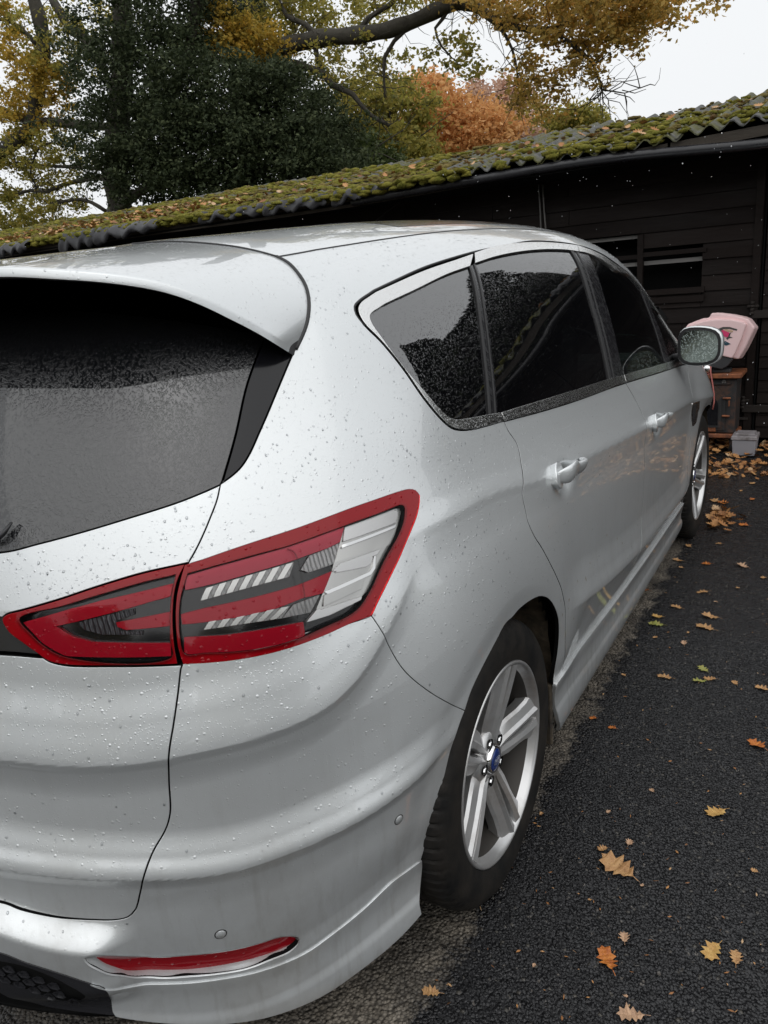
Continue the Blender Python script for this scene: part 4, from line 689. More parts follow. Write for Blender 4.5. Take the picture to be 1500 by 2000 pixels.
# ---------------- wheels
def wheel(x,y,rot,sgn=1):
    w=empty('wheel'); w.parent=car; w.location=(x,y,.345)
    # tyre with blocks cut in the tread
    prof=[(.243,-.004),(.246,.001),(.262,.006),(.285,.008),(.305,.005),(.322,-.002),(.332,-.010),(.339,-.022),(.342,-.040),(.342,-.068),(.337,-.072),(.337,-.080),(.343,-.084),(.344,-.108),(.338,-.112),(.338,-.120),(.344,-.124),(.344,-.150),(.338,-.154),(.338,-.162),(.343,-.166),(.342,-.195),(.338,-.212),(.322,-.230),(.285,-.238),(.243,-.226)]
    n=360; V=[];F=[];k=len(prof)
    for j in range(n):
        a=2*math.pi*j/n
        for i,(r,h) in enumerate(prof):
            rr=r
            if 6<=i<=9 or 20<=i<=22:
                if j%5==0: rr-=.004
            elif 12<=i<=13 or 16<=i<=17:
                if j%7==0: rr-=.004
            yy,zz=rr*math.cos(a),rr*math.sin(a); hh=h
            if zz<-.325 : zz=-.345+max(0,(zz+.345))*.6+.0 ; zz=max(zz,-.3448)
            if zz<-.29: hh=h+.004*((-.29-zz)/.05)*(1 if h>-.1 else -1)
            V.append((hh,yy,zz))
    for j in range(n):
        for i in range(k-1): F.append((j*k+i,((j+1)%n)*k+i,((j+1)%n)*k+i+1,j*k+i+1))
    t=mesh('tyre',V,F,M['tyre'],w); smooth_by_angle(t,28)
    for rr,w2 in((.268,.0008),(.316,.0008)):
        pass
    rim=MB().lathe([(.244,-.006),(.2435,.001),(.240,.003),(.236,.0015),(.232,-.006),(.227,-.014),(.223,-.021)],96).build('rim',M['alloy'],w,True)
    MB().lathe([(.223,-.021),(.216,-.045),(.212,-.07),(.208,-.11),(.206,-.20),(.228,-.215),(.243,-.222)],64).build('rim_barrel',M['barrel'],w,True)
    # hub plate
    MB().lathe([(0,-.040),(.036,-.040),(.040,-.030),(.052,-.030),(.074,-.036),(.078,-.050),(.078,-.09)],48).build('hub',M['alloy'],w,True)
    cap=MB().lathe([(0,-.0195),(.020,-.020),(.0265,-.0215),(.0275,-.024)],36).build('wheel_cap',M['blue'],w,True)
    MB().lathe([(.0275,-.023),(.030,-.0215),(.0335,-.024),(.036,-.032)],36).build('cap_ring',M['chrome'],cap,True)
    # script badge
    el=MB(); nn=40; e=[]
    for (a_,b_) in((.0165,.0072),(.0178,.0084)):
        for j in range(nn): g=2*math.pi*j/nn; e.append((-.0192,a_*math.cos(g),b_*math.sin(g)))
    el.add(e,[(j,(j+1)%nn,nn+(j+1)%nn,nn+j) for j in range(nn)]); el.build('badge_outline',M['white'],cap)
    cu=bpy.data.curves.new('badge_script','FONT'); cu.body='Ford'; cu.size=.0135; cu.shear=.35; cu.align_x='CENTER'; cu.align_y='CENTER'; cu.extrude=.0002
    tmp=bpy.data.objects.new('tmp',cu); COL.objects.link(tmp); dg=bpy.context.evaluated_depsgraph_get(); me=bpy.data.meshes.new_from_object(tmp.evaluated_get(dg)); bpy.data.objects.remove(tmp)
    me.materials.clear(); me.materials.append(M['white']); b=bpy.data.objects.new('badge_script',me); link(b); b.parent=cap; b.location=(-.0190,0,0); b.rotation_euler=(R(90),0,R(90))
    for q in range(5):
        base=R(rot+72*q)
        a=base+R(36); mb=MB(); mtx=Matrix.Translation((-.030,.052*math.cos(a),.052*math.sin(a)))
        MB().lathe([(0,.004),(.0055,.004),(.0075,.0),(.0075,-.02)],6,mtx=mtx).build('wheel_nut',M['chrome'],w)
        pc=MB().lathe([(.0075,-.010),(.0125,.0025),(.0135,.003)],20,mtx=mtx).build('nut_pocket',M['shadow_gap'],w,True)
        for sd in(-1,1):
            # one spoke: outer face with a raised inner facet; stations along radius
            st=[(.044,.001,.030,-.031),(.075,.001,.046,-.027),(.11,.003,.0515,-.020),(.16,.0070,.0520,-.0115),(.20,.0075,.0565,-.0055),(.2325,.0025,.0700,-.0010)]
            V=[];ns=len(st)
            for (r,ti,to,x0) in st:
                wd=to-ti
                sec=[(ti,-.014),(ti+.002,-.003),(ti+.30*wd,.0020),(ti+.44*wd,-.0060),(to-.006,-.0135),(to,-.021),(to-.006,-.036),(ti+.002,-.034)]
                for tt,dx in sec:
                    tt*=sd; ca,sa=math.cos(base),math.sin(base); V.append((x0+dx-(.012 if dx<-.03 else 0),r*ca-tt*sa,r*sa+tt*ca))
            m_=8; F=[(i*m_+j,i*m_+(j+1)%m_,(i+1)*m_+(j+1)%m_,(i+1)*m_+j) for i in range(ns-1) for j in range(m_)]+[tuple(range(m_)),tuple((ns-1)*m_+j for j in range(m_))]
            sp=mesh('spoke',V,F,M['alloy'],w); smooth_by_angle(sp,28)
    MB().lathe([(0,-.16),(.206,-.16)],40).build('wheel_shade_disc',M['shadow_gap'],w)  # black disc added as backing, standing in for shade behind the spokes
    MB().lathe([(0,-.105),(.150,-.105),(.152,-.11),(.152,-.13)],40).build('brake_disc',M['disc'],w,True)
    if sgn<0: w.rotation_euler=(0,0,math.pi)
    return w
M['barrel']=mat('shaded_dirty_barrel',(.055,.050,.045),.55,.4); M['disc']=mat('brake_steel',(.022,.021,.02),.5,.5)  # dirty barrel, darkened with the disc to paint shade inside the wheel
wheel(.935,1.0,70); wheel(.935,3.849,52)
for y in(1.0,3.849):
    w=wheel(-.935,y,70,-1) 
# arch liners
for yc in(1.0,3.849):
    V=[];F=[]; n=40
    for i in range(n+1):
        a=R(-22+222*i/n); r=.415+(.02 if 8<i<30 else 0)
        for x in((.915 if 20<i*230/n<160 else .86),.84,.72,.60): V.append((x,yc+r*math.cos(a),.345+r*math.sin(a)))
    F=[(i*4+j,(i+1)*4+j,(i+1)*4+j+1,i*4+j+1) for i in range(n) for j in range(3)]
    o=mesh('arch_liner',V,F,M['liner'],car,True); mirror(o)
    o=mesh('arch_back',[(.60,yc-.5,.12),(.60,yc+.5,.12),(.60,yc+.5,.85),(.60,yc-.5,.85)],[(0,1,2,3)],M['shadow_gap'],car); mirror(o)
MB().box((.868,1.378,.258),(.115,.016,.195),None,.004).build('mud_flap',M['liner'],car)
# suspension arm seen in the gap ahead of the wheel is the stepped liner; underbody
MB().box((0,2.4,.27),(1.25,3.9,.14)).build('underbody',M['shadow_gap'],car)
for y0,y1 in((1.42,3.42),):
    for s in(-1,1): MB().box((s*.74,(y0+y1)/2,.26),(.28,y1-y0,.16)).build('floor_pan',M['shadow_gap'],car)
MB().box((.35,.55,.20),(.12,.7,.10)).build('exhaust_box',M['disc'],car)
# seats seen through the glass
for (sx,sy) in((.38,2.75),(-.38,2.75),(.42,1.85),(0,1.85),(-.42,1.85),(.3,1.1),(-.3,1.1)):
    s=MB(); s.box((sx,sy-.12,.95),(.46,.14,.62),Matrix.Rotation(R(-12),3,'X'),.04); s.box((sx,sy+.1,.62),(.46,.5,.16),None,.04); s.box((sx,sy-.20,1.33),(.24,.10,.17),None,.03); s.build('car_seat',M['fabric'] if 'fabric' in M else M['rubber'],car)
MB().box((0,3.55,.93),(1.5,.45,.2),None,.04).build('dashboard',M['rubber'],car)
st=MB().lathe([(.19,-.012),(.20,0),(.19,.012),(.18,0),(.19,-.012)],32,axis='z',mtx=Matrix.Translation((.38,3.25,1.02))@Matrix.Rotation(R(65),4,'X')); st.build('steering_wheel',M['rubber'],car,True)
# honeycomb grille on the diffuser
def honey():
    back=loop(TR['grl']+[TR['grl'][0]],step=.01); o=slab('grille_recess',back,M['shadow_gap'],car,.0015,depth=.002); mirror(o)
    for cells in TR['grille_hexes']:
        o=np.array([S(*q) for q in cells]); nn=np.array([N(*q) for q in cells]); ctr=o.mean(0); cn=nn.mean(0); cn/=np.linalg.norm(cn)
        V=[o[k]+cn*.006 for k in range(6)]+[(o[k]-ctr)*.80+ctr+cn*.006 for k in range(6)]+[(o[k]-ctr)*.66+ctr+cn*.0022 for k in range(6)]
        F=[(k,(k+1)%6,6+(k+1)%6,6+k) for k in range(6)]+[(6+k,6+(k+1)%6,12+(k+1)%6,12+k) for k in range(6)]+[tuple(range(12,18))]
        mirror(mesh('grille_cell',V,F,M['wetplastic'],car))
honey()
A=np.array(crom(W(TR['wip']),.02)); u=unwarp(A[:,0]); wp=S(u,A[:,1])+N(u,A[:,1])*.008; w_=MB().tube([tuple(p) for p in wp],[.007]*(len(wp)-1)+[.003],8,flat=.6).build('rear_wiper',M['plastic'],car,True)
# 
# ---------------- rain beads on the skin
def beads():
    polys=[(P_side,5200,0,0),(P_rd,1700,0,0),(P_fd,800,0,0),(P_bp,1300,0,0),(P_tl,800,0,0),(P_tu,700,0,0)]
    k=7; tpl=[]; 
    V=[];F=[]; cnt=0
    for P,nn,_,_ in polys:
        lo,hi=P.min(0),P.max(0); pts=RNG.uniform(lo,hi,(nn*4,2)); pts=pts[inside(pts,inset(P,.004))][:nn]
        u=unwarp(pts[:,0]); v=pts[:,1]; X=S(u,v); n=N(u,v); upw=np.clip(.12+n[:,2]*1.7+(v>.85)*.35,0,1)*np.clip(.5+.9*np.sin(u*9+v*7)*np.sin(v*13-u*4),.15,1); keep=RNG.random(len(u))<upw; X=X[keep]; n=n[keep]
        for p,nr in zip(X,n):
            r=.0006+.0018*RNG.random()**3; t=np.cross(nr,[0,0,1]); l=np.linalg.norm(t); t=t/l if l>.05 else np.array([1,0,0]); d=np.cross(nr,t)
            el=1+.5*RNG.random(); b=len(V)
            for (rr,hh) in((1,0),(.8,.32),(.4,.52)):
                for j in range(k):
                    a=2*math.pi*j/k; V.append(p+t*math.cos(a)*rr*r+d*math.sin(a)*rr*r*el+nr*hh*r)
            V.append(p+nr*.58*r)
            for i in range(2):
                for j in range(k): F.append((b+i*k+j,b+i*k+(j+1)%k,b+(i+1)*k+(j+1)%k,b+(i+1)*k+j))
            for j in range(k): F.append((b+2*k+j,b+2*k+(j+1)%k,b+3*k))
    o=mesh('rain_beads',V,F,M['water'],car,True); o['kind']='stuff'
def water():
    m=bpy.data.materials.new('water_bead'); m.use_nodes=True; nb=NB(m); out=nb.t.nodes['Material Output']; tr=nb.n('ShaderNodeBsdfTransparent'); tr.inputs[0].default_value=(.93,.94,.95,1); gl=nb.n('ShaderNodeBsdfGlossy'); gl.inputs['Roughness'].default_value=.02
    fr=nb.n('ShaderNodeFresnel'); fr.inputs[0].default_value=1.5; mx=nb.n('ShaderNodeMixShader'); nb.l(nb.math('MINIMUM',nb.math('MULTIPLY',fr.outputs[0],2.2),1.0),mx.inputs[0]); nb.l(tr.outputs[0],mx.inputs[1]); nb.l(gl.outputs[0],mx.inputs[2]); nb.l(mx.outputs[0],out.inputs[0]); return m
M['water']=water()
beads()

def specks():
    V=[];F=[]
    for (q,) in TR['mud_specks']:
        w=RNG.uniform(.0018,.004); hh=w*RNG.uniform(.9,2.2); b=len(V); m_=7
        us=[q[0]+w*math.cos(2*math.pi*k/m_)*RNG.uniform(.5,1.2) for k in range(m_)]; vs_=[q[1]+hh*math.sin(2*math.pi*k/m_)*RNG.uniform(.6,1.2) for k in range(m_)]
        X=S(np.array(us),np.array(vs_))+N(np.array(us),np.array(vs_))*.0007; V+=[tuple(p) for p in X]; F.append(tuple(range(b,b+m_)))
    o=mesh('mud_specks',V,F,mat('dried_mud',(.26,.21,.16),.8),car); o['kind']='stuff'
specks()
# ================= the yard =================
Cv=Vector(CC)
def ray(px,py): return (Fv+Rv*((px-750)/FPX)-Uv*((py-1000)/FPX))
def on(px,py,ax,val):
    d=ray(px,py); return Cv+d*((val-Cv[ax])/d[ax])
def PY(px,py,y): return on(px,py,1,y)
def GP(px,py): return on(px,py,2,0)
# ---------------- ground
def asphalt():
    m=mat('wet_asphalt',(.03,.03,.032),.4); nb=NB(m); v=nb.co()
    wob=nb.noise(60,2,.5,v); 
    d1=nb.vor(125,v,'F1'); c1=nb.lastv.outputs['Color']; e1=nb.vor(125,v,'DISTANCE_TO_EDGE'); d2=nb.vor(310,v,'F1')
    sx=nb.n('ShaderNodeSeparateColor'); nb.l(c1,sx.inputs[0])
    h=nb.math('ADD',nb.math('MULTIPLY',nb.ramp(d1,[(0,1),(.35,.85),(.62,.25),(.85,0)]),nb.math('ADD',.55,sx.outputs[0])),nb.math('MULTIPLY',d2,-.25))
    h=nb.math('ADD',h,nb.math('MULTIPLY',nb.noise(14,4,.6,v),1.2))
    pos=nb.n('ShaderNodeTexCoord').outputs['Object']; px_=nb.n('ShaderNodeSeparateXYZ'); nb.l(pos,px_.inputs[0])
    edge=nb.math('ADD',px_.outputs[0],nb.math('MULTIPLY',nb.math('SUBTRACT',nb.noise(9,5,.7,v),.5),.22))
    edge=nb.math('ADD',edge,nb.math('MULTIPLY',nb.math('SUBTRACT',nb.noise(70,3,.6,v),.5),.08))
    dryx=nb.ramp(nb.math('ADD',nb.math('MULTIPLY',edge,1.0),.0),[(.880,1),(.912,0)])
    fy=nb.ramp(nb.math('MULTIPLY',px_.outputs[1],.2),[(.02,0),(.06,1),(.78,1),(.86,0)])
    dry=nb.math('MULTIPLY',dryx,fy)
    patch=nb.ramp(nb.noise(7,6,.7,v),[(.42,1),(.56,.25)])
    dry=nb.math('MULTIPLY',dry,nb.math('ADD',.35,nb.math('MULTIPLY',patch,.65)))
    stone=nb.mix(sx.outputs[1],(.009,.009,.010),(.026,.026,.028)); stone=nb.mix(nb.math('GREATER_THAN',sx.outputs[2],.965),stone,(.075,.07,.062))
    wet=nb.mix(nb.ramp(d1,[(.45,0),(.8,.7)]),stone,(.006,.006,.007))
    drc=nb.mix(sx.outputs[1],(.15,.13,.105),(.27,.24,.20)); drc=nb.mix(nb.ramp(d1,[(.45,0),(.8,1)]),drc,(.075,.066,.055))
    nb.l(nb.mix(dry,wet,drc),nb.b.inputs['Base Color'])
    rg=nb.math('ADD',nb.ramp(nb.noise(23,4,.6,v),[(.35,.16),(.7,.42)]),nb.math('MULTIPLY',dry,.5)); nb.l(rg,nb.b.inputs['Roughness'])
    nb.l(nb.math('SUBTRACT',.42,nb.math('MULTIPLY',dry,.3)),nb.b.inputs['Specular IOR Level'])
    nb.l(nb.bump(h,1.0,.0042),nb.b.inputs['Normal']); return m
M['asphalt']=asphalt()
g=mesh('ground',[(-14,-12,0),(14,-12,0),(14,7.2,0),(-14,7.2,0)],[(0,1,2,3)],M['asphalt']); tag(g,kind='structure')
def grassm():
    m=mat('field_grass',(.05,.07,.02),.9); nb=NB(m); nb.l(nb.mix(nb.noise(3,5),(.03,.045,.015),(.11,.10,.035)),nb.b.inputs['Base Color']); nb.l(nb.bump(nb.noise(40,4),.8,.05),nb.b.inputs['Normal']); return m
g=mesh('field',[(-600,-600,-.02),(600,-600,-.02),(600,600,-.02),(-600,600,-.02)],[(0,1,2,3)],grassm()); tag(g,kind='structure')
# raised stone chips of the tarmac close to the camera
def chips():
    cs=[]; dens=9000
    for (x0,x1,y0,y1,dn) in((.93,1.75,.35,1.5,12500),(.93,1.75,1.5,2.6,9500)):
        n=int((x1-x0)*(y1-y0)*dn); cs.append(np.stack([RNG.uniform(x0,x1,n),RNG.uniform(y0,y1,n)],1))
    P=np.concatenate(cs); n=len(P)
    r=RNG.uniform(.0028,.0058,n); a=RNG.uniform(0,6.28,n); hh=RNG.uniform(.0012,.0036,n)
    k=5; V=np.zeros((n,k*2,3)); 
    for j in range(k):
        g_=a+2*np.pi*j/k+RNG.uniform(-.25,.25,n); rr=r*RNG.uniform(.75,1.15,n)
        V[:,j,0]=P[:,0]+rr*np.cos(g_); V[:,j,1]=P[:,1]+rr*np.sin(g_); V[:,j,2]=-.001
        V[:,k+j,0]=P[:,0]+rr*.62*np.cos(g_); V[:,k+j,1]=P[:,1]+rr*.62*np.sin(g_); V[:,k+j,2]=hh*RNG.uniform(.7,1.1,n)
    b=(np.arange(n)*2*k)[:,None]; F=[]
    tops=(b+np.arange(k,2*k)).tolist()
    for j in range(k): F+=np.concatenate([b+j,b+(j+1)%k,b+k+(j+1)%k,b+k+j],1).tolist()
    F+=tops
    m=mat('tarmac_chip',(.03,.03,.032),.3); nb=NB(m); c=nb.vor(125,nb.co(),'F1','Color'); sx=nb.n('ShaderNodeSeparateColor'); nb.l(c,sx.inputs[0])
    col=nb.mix(sx.outputs[0],(.009,.009,.010),(.028,.028,.030)); col=nb.mix(nb.math('GREATER_THAN',sx.outputs[1],.985),col,(.11,.10,.09)); nb.l(col,nb.b.inputs['Base Color']); nb.l(nb.ramp(nb.noise(30,3),[(.3,.18),(.7,.45)]),nb.b.inputs['Roughness'])
    o=mesh('loose_gravel',V.reshape(-1,3),F,m); tag(o,'dark stone chips standing proud in the wet tarmac','gravel',kind='stuff')
chips()
# ---------------- barn
shed=empty('timber_barn',(0,6.35,0)); tag(shed,'long low black timber barn with a mossy corrugated roof behind the car','barn')
shed.location=(0,0,0)
def boardm(name,c1,c2,st=.4):
    m=mat(name,c1,.62,0,.12); nb=NB(m); v=nb.co((1,1,9)); g_=nb.noise(5,6,.65,v,.4); g2=nb.noise(1.3,3,.6,nb.co((1,1,6)))
    oi=nb.n('ShaderNodeObjectInfo'); f=nb.math('ADD',nb.math('MULTIPLY',g_,.55),nb.math('MULTIPLY',oi.outputs['Random'],.45))
    nb.l(nb.mix(f,c1,c2),nb.b.inputs['Base Color']); nb.l(nb.bump(g_,st,.006),nb.b.inputs['Normal']); nb.l(nb.ramp(g2,[(.3,.45),(.7,.85)]),nb.b.inputs['Roughness']); return m
M['board']=boardm('black_stained_board',(.006,.0045,.0042),(.023,.017,.015)); M['fascia']=boardm('weathered_grey_timber',(.022,.019,.016),(.10,.085,.07),.8)
YW=6.35
def board(x0,x1,z,h=.122,y=YW,m='board',name='board',par=shed,tilt=.018):
    j=RNG.uniform(-.003,.003); x0+=.002; x1-=.002
    V=[(x0,y-tilt,z),(x1,y-tilt,z+j),(x1,y,z+h+j+.010),(x0,y,z+h+.010),(x0,y+.02,z),(x1,y+.02,z),(x1,y+.02,z+h+.010),(x0,y+.02,z+h+.010)]
    F=[(0,1,2,3),(5,4,7,6),(4,5,1,0),(3,2,6,7),(4,0,3,7),(1,5,6,2)]
    return mesh(name,V,F,M[m],par)
cuts=[-10.5,-8.6,-6.4,-4.3,-2.55,-.95]; rights=[.56,.72,.50,.62,.60]
holes=[(.075,.532,1.315,1.555),(-.30,.040,1.40,1.545),(-.75,.022,1.66,1.745)]
z=.03; r_=0
while z<2.45:
    xs=[cuts[0]]+[c+((r_%2)*.7-.3) for c in cuts[1:]]+[.965 if z<2.2 else 1.4]
    inside_=[.42,-.1,.9][r_%3] if False else None
    segs=list(zip(xs[:-1],xs[1:]))
    last=segs.pop(); sp=RNG.uniform(.1,.6) if z<1.3 else None
    if sp is not None and r_%2: segs+=[(last[0],sp),(sp,last[1])]
    else: segs.append(last)
    for a,b in segs:
        parts=[(a,b)]
        for (hx0,hx1,hz0,hz1) in holes:
            if z+.122>hz0+.03 and z<hz1-.05:
                np_=[]
                for p,q in parts:
                    if q<=hx0 or p>=hx1: np_.append((p,q)); continue
                    if p<hx0: np_.append((p,hx0))
                    if q>hx1: np_.append((hx1,q))
                parts=np_
        for p,q in parts:
            if q-p>.03: board(p,q,z)
    z+=.122; r_+=1
# dark inside and the pale lath across each opening
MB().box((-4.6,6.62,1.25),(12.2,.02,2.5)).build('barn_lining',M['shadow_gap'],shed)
for x0,x1,zc,h in((.07,.54,1.500,.032),(-.30,.05,1.498,.03),(-.75,.03,1.716,.028)):
    mb=MB().box(((x0+x1)/2,6.385,zc),(x1-x0,.02,h)); o=mb.build('lath',M['lath'] if 'lath' in M else M['fascia'],shed)
M['lath']=boardm('pale_lath',(.16,.155,.15),(.26,.25,.24))
for o in list(shed.children):
    if o.name.startswith('lath'): o.data.materials[0]=M['lath']
for (hx0,hx1,hz0,hz1) in holes:
    MB().box(((hx0+hx1)/2,6.352,hz1+.012),(hx1-hx0+.06,.05,.035)).build('opening_head',M['board'],shed)
MB().box((.30,6.322,1.262),(.52,.02,.045)).build('sill_board',M['board'],shed); MB().box((.33,6.322,1.195),(.46,.018,.05)).build('sill_board',M['board'],shed)
for xx in(.052,-.80):
    MB().box((xx,6.338,1.45),(.045,.035,.55)).build('post',M['board'],shed)
# door on the right, narrower boards, ledges and iron strap hinges
door=empty('barn_door'); door.parent=shed
zz=.06
while zz<2.2:
    o=board(.990,2.35,zz,.088,YW-.012,'board','door_board',door,.012); zz+=.094
for o in door.children: pass
MB().box((.975,6.36,1.15),(.012,.05,2.2)).build('door_gap',M['shadow_gap'],door)
def hinge(x,z):
    MB().box((x-.03,6.318,z+.035),(.085,.018,.022),None,.004).build('hinge_pin',M['iron'],door); MB().box((x-.03,6.318,z-.115),(.08,.018,.022),None,.004).build('hinge_pin',M['iron'],door)
    for k in range(4): MB().lathe([(0,-.012),(.014,-.012),(.016,0),(.014,.012),(0,.012)],10,'z',Matrix.Translation((x-.035,6.308,z+.06-.026*k))).build('hinge_knuckle',M['iron'],door,True)
    MB().box((x+.45,6.312,z-.03),(.98,.012,.062),None,.004).build('strap_hinge',M['iron'],door)
M['iron']=boardm('black_iron',(.018,.016,.015),(.045,.038,.034)); hinge(.955,1.075); hinge(.925,.33)
MB().box((.93,6.331,1.1),(.055,.03,2.2)).build('door_post',M['board'],shed)
for z0 in np.arange(.03,2.3,.122): board(2.36,9.0,z0)
# roof: separate corrugated sheets, sagging a little
SL=math.tan(R(13.5)); EY=5.80
def sag(x): return .0+.03*math.sin(x*.9+1)+.018*math.sin(x*2.3)-(.07 if False else 0)
EZx=_nat([-14,-7.7,-4.9,-2.4,-.85,0,1.0,3,10],[2.36,2.325,2.325,2.31,2.34,2.345,2.375,2.39,2.40])
def mossm(name,c1,c2,c3):
    m=mat(name,c1,.95,0,.2); nb=NB(m); n1=nb.noise(9,5,.65); n2=nb.noise(60,4,.7); c=nb.mix(nb.ramp(n1,[(.35,0),(.65,1)]),c1,c2); c=nb.mix(nb.ramp(n2,[(.5,0),(.7,1)]),c,c3); nb.l(c,nb.b.inputs['Base Color']); nb.l(nb.bump(nb.noise(160,4,.7),1,.01),nb.b.inputs['Normal']); return m
M['moss']=mossm('roof_moss',(.10,.11,.015),(.22,.19,.035),(.30,.27,.05))
M['moss_brown']=mossm('dry_moss',(.11,.085,.03),(.20,.16,.05),(.26,.20,.08))
def sheetm():
    m=mat('cement_sheet',(.08,.08,.078),.8); nb=NB(m); n1=nb.noise(4,6,.7); n2=nb.noise(26,5,.65); c=nb.mix(nb.ramp(n2,[(.35,0),(.65,1)]),(.035,.036,.037),(.13,.13,.12)); c=nb.mix(nb.ramp(n1,[(.46,0),(.58,1)]),c,(.085,.085,.025)); nb.l(c,nb.b.inputs['Base Color']); nb.l(nb.bump(n2,.6,.012),nb.b.inputs['Normal']); return m
M['sheet']=sheetm()
def roofz(x,y):
    return float(EZx(x))+ (y-EY)*SL
x=-13.0; k=0
while x<9.5:
    w=1.03; nx=48; rows=[EY+RNG.uniform(-.03,.02),EY+.5,EY+1.4,EY+2.45]; V=[]; 
    lift=.006*(k%2); dz=RNG.uniform(-.008,.008)
    for yy in rows:
        for i in range(nx+1):
            xx=x+(w+.06)*i/nx; V.append((xx,yy,roofz(xx,yy)+.026*math.sin(xx*2*math.pi/.146)+lift+dz))
    nt_=len(V); V+=[(a,b,c-.010) for a,b,c in V]; F=[]
    for r in range(3):
        for i in range(nx):
            a=r*(nx+1)+i; F.append((a,a+1,a+nx+2,a+nx+1)); F.append((nt_+a,nt_+a+nx+1,nt_+a+nx+2,nt_+a+1))
    for i in range(nx): F.append((i,nt_+i,nt_+i+1,i+1))
    mesh('roof_sheet',V,F,M['sheet'],shed,False); x+=w; k+=1
MB().box((-2,EY+2.40,1.4),(22,.1,2.6)).build('back_wall',M['board'],shed)
# timber under the sheets, and the drooping black gutter
def strip(name,xs,f0,f1,y0,y1,m,th=.03):
    V=[];n=len(xs)
    for x_ in xs:
        a,b=f0(x_),f1(x_); V+=[(x_,y0,a),(x_,y1,b),(x_,y1+th,b),(x_,y0+th,a)]
    F=[(i*4+j,(i+1)*4+j,(i+1)*4+(j+1)%4,i*4+(j+1)%4) for i in range(n-1) for j in range(4)]+[(0,1,2,3),((n-1)*4+3,(n-1)*4+2,(n-1)*4+1,(n-1)*4)]
    return mesh(name,V,F,m,shed)
for a,b in((-12.9,-9.5),(-9.5,-6.2),(-6.2,-2.32),(-2.3,.35),(.36,4.2),(4.2,9)):
    xs=np.linspace(a,b-.01,14); strip('fascia_board',xs,lambda x_:float(EZx(x_))-.035,lambda x_:float(EZx(x_))-.105,5.835,5.83,M['fascia'])
xs=np.linspace(-2.4,9,60)
gz=_nat([-2.4,-1.5,-.85,0,1,2,9],[2.245,2.265,2.275,2.272,2.215,2.20,2.2])
mb=MB(); pts=[(float(x_),5.82,float(gz(x_))) for x_ in xs]; mb.tube(pts,.036,10); mb.build('gutter_pipe',M['wetplastic'],shed,True)
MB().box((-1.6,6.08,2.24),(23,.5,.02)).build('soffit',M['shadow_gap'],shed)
# torn roofing felt hanging over the eave
M['felt']=textured_plastic('torn_roofing_felt',(.028,.028,.032),.42,25,.5)
def felt(x0,x1,drop0,drop1,out=.03):
    nx,nz=26,7; V=[]
    for i in range(nx+1):
        t=i/nx; x_=x0+(x1-x0)*t; d=(drop0*(1-t)+drop1*t)*(1+.18*math.sin(t*17)+.1*math.sin(t*41)); top=float(EZx(x_))+.035
        for j in range(nz+1):
            s=j/nz; V.append((x_+.015*math.sin(s*5+t*9),5.752-out*math.sin(s*2.2)-.014*math.sin(t*23+s*3),top-d*s+.006*math.sin(t*31)))
    F=[(i*(nz+1)+j,(i+1)*(nz+1)+j,(i+1)*(nz+1)+j+1,i*(nz+1)+j+1) for i in range(nx) for j in range(nz)]
    o=mesh('felt_flap',V,F,M['felt'],shed,True); o.modifiers.new('s','SOLIDIFY').thickness=.004
for a in((-7.5,-6.95,.16,.12,.12),(-6.4,-5.75,.20,.15,.06),(-5.75,-4.75,.17,.10,.10),(-4.2,-3.3,.10,.09,.03),(-3.35,-2.62,.11,.10,.04),(-2.55,-1.95,.12,.05,.03),(1.15,1.6,.08,.07,.05)): felt(*a)
# moss cushions
def moss(name,n,xr,yr,size,m,densf,label):
    V=[];F=[]; base=[]
    bm=bmesh.new(); bmesh.ops.create_icosphere(bm,subdivisions=1,radius=1); bv=np.array([v.co[:] for v in bm.verts]); bf=np.array([[v.index for v in f.verts] for f in bm.faces]); bm.free()
    c=0; VV=[];FF=[]
    while c<n:
        x_=RNG.uniform(*xr); y_=yr[0]+(yr[1]-yr[0])*RNG.random()**1.5
        if RNG.random()>densf(x_,y_): c+=.25; continue
        s=size*RNG.uniform(.35,1.25); zz_=roofz(x_,y_)+.026*math.sin(x_*2*math.pi/.146)
        q=bv*np.array([s*RNG.uniform(.8,1.6),s*RNG.uniform(.8,1.5),s*RNG.uniform(.30,.62)])*(1+RNG.uniform(-.22,.22,(len(bv),1)))+np.array([x_,y_,zz_+.004])
        VV.append(q); FF.append(bf+len(bv)*len(FF)); c+=1
    o=mesh(name,np.concatenate(VV),np.concatenate(FF).tolist(),m,shed,True); o['kind']='stuff'; o['label']=label
lump=lambda x_,y_:.5+.5*math.sin(x_*3.1+1.2*math.sin(y_*5))*math.sin(y_*4+x_*1.7)
moss('moss_cushions',5200,(-12,-2.2),(EY-.03,EY+2.35),.050,M['moss'],lambda x_,y_:.55+.45*lump(x_,y_),'thick yellow green moss along the eave')
moss('moss_cushions',1700,(-2.2,4),(EY+.0,EY+2.0),.042,M['moss'],lambda x_,y_:(.9 if lump(x_,y_)>.55 else .12)*(.5+.5*(y_>EY+.12)),'bright green moss patches between the corrugations')
moss('moss_cushions',3800,(-12,-1.4),(EY+.0,EY+2.35),.046,M['moss_brown'],lambda x_,y_:1-.7*lump(x_,y_),'brown dry moss on the roof')
moss('moss_cushions',900,(-1.4,4),(EY+.3,EY+2.35),.036,M['moss_brown'],lambda x_,y_:1-.7*lump(x_,y_),'brown dry moss on the roof')
moss('hanging_moss',1500,(-12,-1.2),(EY-.06,EY+.05),.048,M['moss'],lambda x_,y_:.9,'moss hanging over the front edge of the roof')
